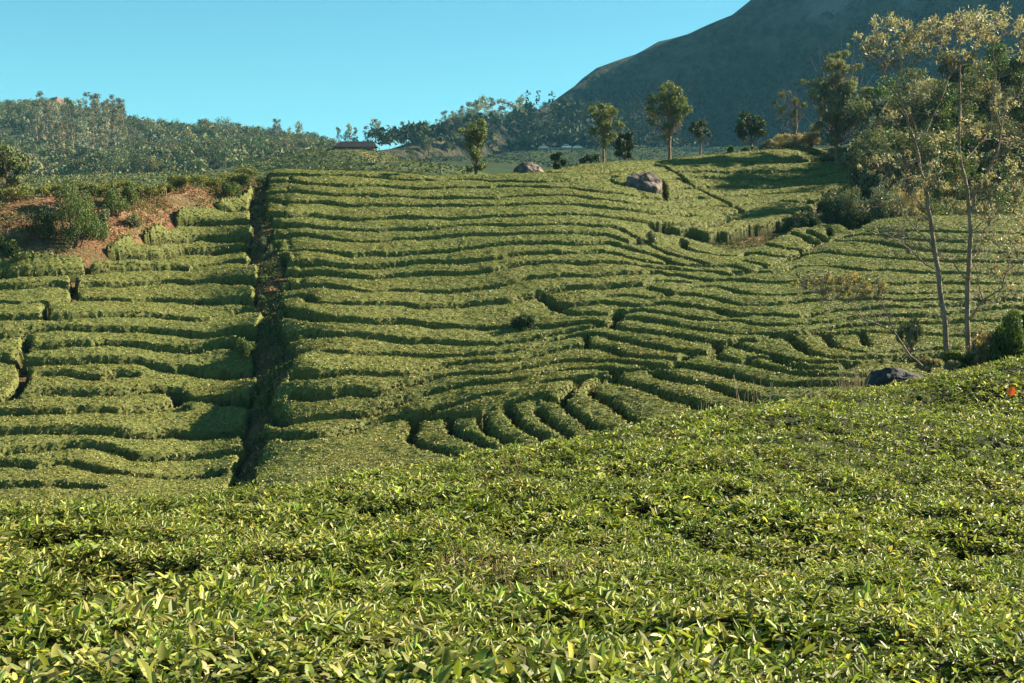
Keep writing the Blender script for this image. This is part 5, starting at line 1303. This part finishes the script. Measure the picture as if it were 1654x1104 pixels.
# scattered scrub clothing the hill behind the bare trees
g = np.random.default_rng(77)
ms = []
for i, mt in enumerate([M_GREY, M_SHRUB, M_RIDGED, M_DRY, M_GREY, M_SHRUB]):
    (V, F, t), st_ = shrub_mesh(300 + i, 900, .09, mt); ms.append((build("scrub_bush", V, F, mt, tint=t, link=False), mt))
k_ = 0
for yy in np.arange(70, 103, 1.4):
    for xx in np.arange(16, 52, 1.45):
        x = xx + g.uniform(-.5, .5); y = yy + g.uniform(-.5, .5); z = ground_at(x, y) ; px, py = project(x, y, z)
        if not (1290 < px < 1720) or k_ > 290 or not (inpoly(px, py - 12, GAPS['scrub_hill']) or (inpoly(px, py - 12, GAPS['right_bank']) and px > 1290)): continue
        pr, mt = ms[int(g.integers(0, 6))]
        o = bpy.data.objects.new("scrub_bush", pr.data); COL.objects.link(o); o.location = (x, y, z - .1); s = g.uniform(.9, 1.7); o.scale = (s, s, s * g.uniform(.6, 1.1)); o.rotation_euler = (0, 0, g.uniform(0, 6.28))
        tag(o, {M_GREY: "grey-green", M_SHRUB: "fresh green", M_RIDGED: "dark green", M_DRY: "dry tan"}[mt] + " scrub bush in the tangle covering the hill behind the bare trees", "shrub", {M_GREY: "grey-green", M_SHRUB: "fresh green", M_RIDGED: "dark green", M_DRY: "dry tan"}[mt] + " scrub on the right hill"); k_ += 1
print("scrub", k_)

# boulders in the field
x, y = at_pixel(852, 279); boulder("boulder", (x, y + .3, ground_at(x, y) + .15), (1.0, .9, .95), 2, M_ROCK, "split brown granite boulder on the skyline of the middle field")
x, y = at_pixel(1041, 306); boulder("boulder", (x, y + .3, ground_at(x, y) + .3), (1.18, 1.0, 1.28), 9, M_ROCK, "pointed dark boulder with orange right face among the upper tea rows")
M_ROCKD = noise_mat('dark_rock', [(.02, .022, .025), (.07, .07, .07)], 3, .8, .8, 9)
v = P(1440, 606, 25.5); boulder("boulder", (v.x, v.y, v.z - .05), (.62, .5, .27), 14, M_ROCKD, "low dark grey rock at the near tea's right edge beside dry weeds")
for i, (px, py, s) in enumerate([(453, 482, .28), (436, 458, .2), (497, 543, .22), (430, 735, .25), (1165, 388, .3)]):
    x, y = at_pixel(px, py); boulder("stone", (x, y, ground_at(x, y) + s * .15), (s * .8, s * .7, s * .5), 40 + i, M_ROCKR,
        ["reddish stone in the gully between the fields", "small reddish stone higher in the gully", "orange stone by the broken hedge end right of the gully", "reddish stone at the bottom of the gully", "orange-brown stone in the dark bank below the shaded rows"][i], "stone")

# hedge along the top of the red bank, bush by bush with bare stems
HB = [(-30,322),(14,320),(58,316),(100,313),(150,310),(190,306),(228,301),(262,297),(290,294),(318,291),(345,289),(372,287),(398,286)]
for i, (px, py) in enumerate(HB):
    g2 = np.random.default_rng(500 + i); Y = float(np.interp(px, [-30, 0, 200, 300, 400], [62, 63, 67.5, 71.5, 77])); b = P(px, py + 12, Y)
    x = b.x; z = max(ground_at(x, Y) + .1, b.z - .15); t = empty("bank_top_bush", (x, Y, z)); wpx = 46 if px < 250 else 30
    tag(t, "flat-topped tea bush with bare stems on the bank top, " + ORD[i] + " from the left", "tea bush", "tea bushes along the bank top")
    w = wpx * Y / FOC * .5; cs = [(g2.uniform(-w, w), g2.uniform(-.5, .6), g2.uniform(.18, .46)) for _ in range(22)]
    V, F, tt = clumps(g2, cs, np.full(22, .26), 2000, .085, .65); o = build("foliage", V, F, M_TEA, parent=t, tint=tt)
    segs = []
    for k in range(4):
        sx = g2.uniform(-w * .6, w * .6); segs += polyseg([(sx, 0, -.5), (sx + g2.normal() * .05, 0, .1), (sx + g2.normal() * .15, .1, .5)], .03, .015)
    V, F = tubes(segs, 5); o = build("stems", V, F, M_BARK, parent=t)

# ---------------------------------------------------------------- bare-branched trees close by on the right
M_TUFT = leaf_mat("dry_gum_leaf", [(.28, .24, .17), (.40, .34, .25), (.52, .44, .34)], .5, .3, .25, 2.0)
def near_tree(name, label, Y, limbs, tufts, leaf, mat, bark, seed, fine=90):
    g2 = np.random.default_rng(seed)
    b = P(*limbs[0][0][0], Y); t = empty(name, b); tag(t, label, "tree")
    o_ = np.array(b); k = Y / FOC
    def W(p, dep): return np.array(P(p[0], p[1], Y + dep)) - o_
    segs = []; nodes = []
    for li, l in enumerate(limbs):
        pts, r0, r1, d0, d1 = l
        W_ = [W(p, d0 + (d1 - d0) * i / (len(pts) - 1)) for i, p in enumerate(pts)]
        # soften with midpoints
        P_ = [W_[0]]
        for a, c in zip(W_[:-1], W_[1:]): P_ += [(a + c) / 2 + g2.normal(size=3) * .015, c]
        segs += polyseg(P_, r0, r1); nodes += P_[2:]
    tw = []; nodes = np.array(nodes)
    cs, rs = [], []
    for (px, py, r) in tufts:
        dep = g2.uniform(-.9, .9); c = W((px, py), dep); 
        nb = nodes[np.argsort(np.linalg.norm((nodes - c) * np.array([1, .4, 1]) + np.array([0, 0, max(0, .25)]), axis=1))[0]]
        mid = (nb + c) / 2 + np.array([0, 0, -.10]) + g2.normal(size=3) * .05
        tw += polyseg([nb, mid, c], .010, .004)
        for q_ in range(11):
            e_ = c + g2.normal(size=3) * np.array([1, 1, .7]) * r * k * .8; tw += polyseg([mid, (mid + e_) / 2 + g2.normal(size=3) * .03, e_], .006, .002); cs.append(e_); rs.append(r * k * g2.uniform(.3, .6))
    for q_ in range(fine):                       # fine bare twigs
        n0 = nodes[g2.integers(0, len(nodes))]; d = g2.normal(size=3); d[2] = abs(d[2]) * .8; d /= np.linalg.norm(d); L = g2.uniform(.25, .8)
        e1 = n0 + d * L * .5 + g2.normal(size=3) * .04; e2 = n0 + d * L + np.array([0, 0, .08]); tw += polyseg([n0, e1, e2], .007, .002)
        if g2.random() < .5: tw += polyseg([e1, e1 + g2.normal(size=3) * .15], .004, .0015)
    V, F = tubes(segs, 8); o = build("trunk", V, F, bark, parent=t, smooth=True)
    V, F = tubes(tw, 3); o = build("twigs", V, F, bark, parent=t)
    V, F, tt = clumps(g2, cs, np.array(rs), int(len(cs) * leaf * 1.0), .085, .8, .4, 1.5, 1.6, 0)
    V = V.reshape(-1, 4, 3); mid_ = (V[:, 1:2] + V[:, 3:4]) / 2; V[:, 1] = mid_[:, 0] + (V[:, 1] - mid_[:, 0]) * .55; V[:, 3] = mid_[:, 0] + (V[:, 3] - mid_[:, 0]) * .55; V = V.reshape(-1, 3)
    o = build("foliage", V, F, mat, parent=t, tint=tt)
    return t
rr = .041
near_tree("bare_tree", "left of the two bare-trunked trees, leaning left, with beige tufted crown", 27.0, [
  ([(1530,572),(1528,555),(1523,497),(1516,438),(1508,392),(1503,355),(1499,317)], rr * 1.5, rr, 0, 0),
  ([(1499,317),(1487,276),(1475,222),(1465,190),(1456,165),(1448,133),(1453,111),(1459,82)], rr * .9, rr * .25, 0, .4),
  ([(1487,276),(1481,240),(1480,214),(1470,185)], rr * .5, rr * .2, 0, -.4),
  ([(1475,230),(1497,212),(1519,165),(1532,127),(1536,112)], rr * .5, rr * .2, .1, .8),
  ([(1500,317),(1489,296),(1466,275),(1455,262)], rr * .45, rr * .15, 0, -.8),
  ([(1500,317),(1511,300),(1507,288)], rr * .35, rr * .15, 0, .3),
  ([(1456,165),(1430,120),(1415,92),(1402,84)], rr * .35, rr * .12, 0, -.5),
  ([(1453,111),(1470,85),(1480,60)], rr * .3, rr * .1, .4, .2),
  ([(1516,438),(1496,428),(1472,405),(1452,390),(1420,372)], rr * .4, rr * .12, 0, -.9),
  ([(1508,400),(1480,372),(1455,340),(1430,318)], rr * .4, rr * .12, 0, -.6),
  ([(1503,355),(1488,330),(1468,312),(1440,280)], rr * .35, rr * .1, 0, .7),
 ], [(1402,62,17),(1425,52,20),(1447,50,22),(1468,60,22),(1455,78,16),(1482,72,14),(1400,88,9),(1428,88,9),(1485,90,12),(1440,95,10),(1490,140,12),(1430,165,12),(1440,190,14),(1470,180,12),(1410,200,12),(1445,215,14),(1425,240,16),(1455,255,14),(1410,258,12),
     (1440,290,16),(1470,300,16),(1500,290,12),(1420,315,14),(1450,330,16),(1400,330,10),(1480,345,14),(1508,270,12),(1448,372,10),(1460,385,8),(1420,372,10)], 12, M_TUFT, M_BARKL, 51, 300)
near_tree("bare_tree", "right of the two bare-trunked trees, straight stem forking high at the right edge", 28.0, [
  ([(1566,590),(1565,577),(1562,515),(1563,454),(1566,408),(1566,346),(1563,310),(1554,272)], rr * 1.6, rr * .85, 0, 0),
  ([(1554,272),(1549,222),(1551,177),(1550,127),(1548,89),(1551,63),(1545,45)], rr * .75, rr * .22, 0, .2),
  ([(1556,263),(1572,245),(1589,225),(1602,208)], rr * .4, rr * .15, 0, .7),
  ([(1566,346),(1574,318),(1579,311),(1598,273),(1611,247),(1617,209),(1608,177),(1602,155),(1586,127),(1564,95)], rr * .75, rr * .2, 0, -.6),
  ([(1602,155),(1608,127),(1606,100),(1605,70),(1598,48)], rr * .45, rr * .15, -.4, -.7),
  ([(1617,209),(1622,187),(1643,155),(1652,133),(1668,110)], rr * .45, rr * .2, -.5, -1),
  ([(1598,262),(1630,240),(1656,222),(1690,205)], rr * .4, rr * .15, -.4, -1.2),
  ([(1549,100),(1530,85),(1508,60)], rr * .3, rr * .1, .1, .4),
  ([(1568,515),(1588,485),(1619,466),(1625,440),(1650,420)], rr * .55, rr * .18, 0, -.8),
  ([(1588,485),(1580,455),(1572,420),(1590,395)], rr * .35, rr * .1, -.2, -.7),
  ([(1562,454),(1540,425),(1512,412),(1480,400),(1462,388)], rr * .35, rr * .1, 0, -.6),
  ([(1566,380),(1590,355),(1628,335),(1660,310)], rr * .4, rr * .12, 0, .8),
  ([(1566,408),(1590,370),(1600,340)], rr * .3, rr * .1, 0, .5),
 ], [(1505,50,18),(1525,38,20),(1545,35,24),(1560,50,20),(1520,62,16),(1580,40,20),(1600,35,22),(1622,42,20),(1645,45,22),(1665,60,22),(1590,60,16),(1535,90,16),(1560,85,14),(1650,85,16),(1575,110,12),(1545,215,16),(1520,225,14),(1560,205,14),(1585,215,14),(1605,165,14),(1625,170,12),
     (1530,250,12),(1580,250,12),(1635,225,14),(1650,250,18),(1630,275,16),(1650,300,18),(1610,300,14),(1590,290,12),(1640,335,16),(1600,345,14),(1620,395,20),(1645,390,18),(1600,380,14),(1630,420,16),(1585,400,12),(1610,440,14),(1650,430,14),(1540,330,14),(1580,330,12),(1530,300,14),(1575,470,8),(1645,470,16),(1610,480,12),(1655,350,16),(1600,430,12)], 12, M_TUFT, M_BARKL, 52, 360)
near_tree("leaning_sapling", "low leaning sapling with a band of dry pink-beige leaves over the right field", 26.0, [
  ([(1490,592),(1470,575),(1447,540),(1425,527),(1400,518),(1382,510)], rr * .55, rr * .2, 0, -.3),
  ([(1447,540),(1436,515),(1427,495),(1418,480),(1416,465)], rr * .35, rr * .12, 0, .4),
  ([(1400,518),(1370,490),(1340,478),(1310,468)], rr * .25, rr * .08, -.2, -.6),
  ([(1425,527),(1395,480),(1370,465)], rr * .22, rr * .08, 0, .3),
  ([(1382,510),(1350,500),(1330,490)], rr * .2, rr * .06, -.3, .4),
 ], [(1292,460,9),(1305,452,9),(1322,455,11),(1340,450,12),(1358,455,12),(1376,452,12),(1394,456,12),(1410,460,12),(1424,462,9),(1336,468,9),(1366,468,9),(1398,470,9)], 12, M_DRY, M_BARKL, 53, 60)

# understorey round their feet
near = [
 (1632,598,90,120,26.5,M_SHRUB,"bright green leafy bush at the right picture edge behind the near tea",5200,.085),
 (1655,560,60,60,27.5,M_SHRUB,"taller leafy bush spilling out of the right picture edge",2600,.085),
 (1578,600,70,75,27.2,M_DRY,"brownish pink-leaved bush at the foot of the right bare tree",1800,.07),
 (1600,590,50,70,27.8,M_GREY,"grey-green bush beside the pink-leaved one",1900,.075),
 (1470,560,46,52,27.0,M_GREY,"thin grey bush left of the left bare trunk",700,.075),
 (1545,596,50,34,26.4,M_SHRUB,"small green bush between the two bare trunks",1400,.07),
 (1500,598,46,22,26.2,M_DRY,"clump of dried pinkish weeds beside the dark rock",1300,.06),
 (1535,600,40,20,26.0,M_DRY,"dried brown weeds between the bare trunks",1000,.06),
]
for i, (px, py, w, h, Y, mt, lab, n, lf) in enumerate(near):
    shrub(px, py, w, h, mt, lab, seed=60 + i, n=n, leaf=lf, Y=Y, bark=M_BARK)
# dry grass stalks at the near tea's far edge
M_STRAW = leaf_mat("straw", [(.34, .26, .15), (.5, .4, .25)], .8, .1, .1, 3)
def grass(px0, px1, n, h, seed, label, Yo=.3):
    g2 = np.random.default_rng(seed); px = g2.uniform(px0, px1, n); Y = fedge(px) + Yo + g2.uniform(-.3, .4, n)
    X = (px - 827) / FOC * Y; Z = FS(X, Y) - .1
    P0 = np.stack([X, Y, Z], 1); D = np.stack([g2.normal(size=n) * .22, g2.normal(size=n) * .22, np.ones(n)], 1)
    L = h * g2.uniform(.5, 1.1, n); V, Q = sticks(P0, D, L, np.full(n, .005))
    o = build("dry_grass", V, Q, M_STRAW, tint=np.repeat(leaf_tints(n, g2, .8, 1.3), 6, 0), loc=P0.mean(0))
    tag(o, label, "dry grass")
grass(1355, 1402, 70, .62, 1, "thicker tuft of straw-coloured stalks on the near tea's edge, beside the dark rock")
grass(1195, 1260, 16, .75, 2, "few thin dry stalks rising over the fan of hedges, left of the thicker tuft")
grass(1128, 1180, 12, .5, 3, "sparsest pair of dry stalks, furthest left on the near tea's edge")
grass(1290, 1340, 14, .45, 4, "scattered short dry stalks between the thin ones and the thicker tuft")
# red leaf on the near tea
B = np.array(P(1632, 640, 18.0)); 
V, F, k = make_leaves(np.array([B]), np.array([[.1, -.3, 1.]]), np.array([[0, -1., .2]]), np.array([.15]), np.array([.12]), np.array([.1]), 2)
M_RED = leaf_mat("red_leaf", [(.45, .07, .03), (.6, .12, .05)], .5, .3, .3, 3)
o = build("red_leaf", V, F, M_RED, tint=np.ones(3), loc=B); tag(o, "single red dead leaf standing up on the near tea at far right", "leaf")

# ---------------------------------------------------------------- air
bm = __import__("bmesh").new(); __import__("bmesh").ops.create_cube(bm, size=1); me = bpy.data.meshes.new("haze"); bm.to_mesh(me); bm.free()
hz = bpy.data.objects.new("haze", me); COL.objects.link(hz); hz["kind"] = "stuff"
ZB, ZT = -17.0, 400.0
hz.scale = (18400, 12700, ZT - ZB); hz.location = (0, 6000, (ZT + ZB) / 2)
mh = bpy.data.materials.new("haze"); mh.use_nodes = True; nt = mh.node_tree; nt.nodes.remove(nt.nodes["Principled BSDF"])
pv = nt.nodes.new("ShaderNodeVolumePrincipled"); pv.inputs["Color"].default_value = (.22, .66, .98, 1); pv.inputs["Density"].default_value = HAZE = 0.00012; pv.inputs["Anisotropy"].default_value = 0.0
nt.links.new(pv.outputs[0], nt.nodes["Material Output"].inputs["Volume"]); me.materials.append(mh)
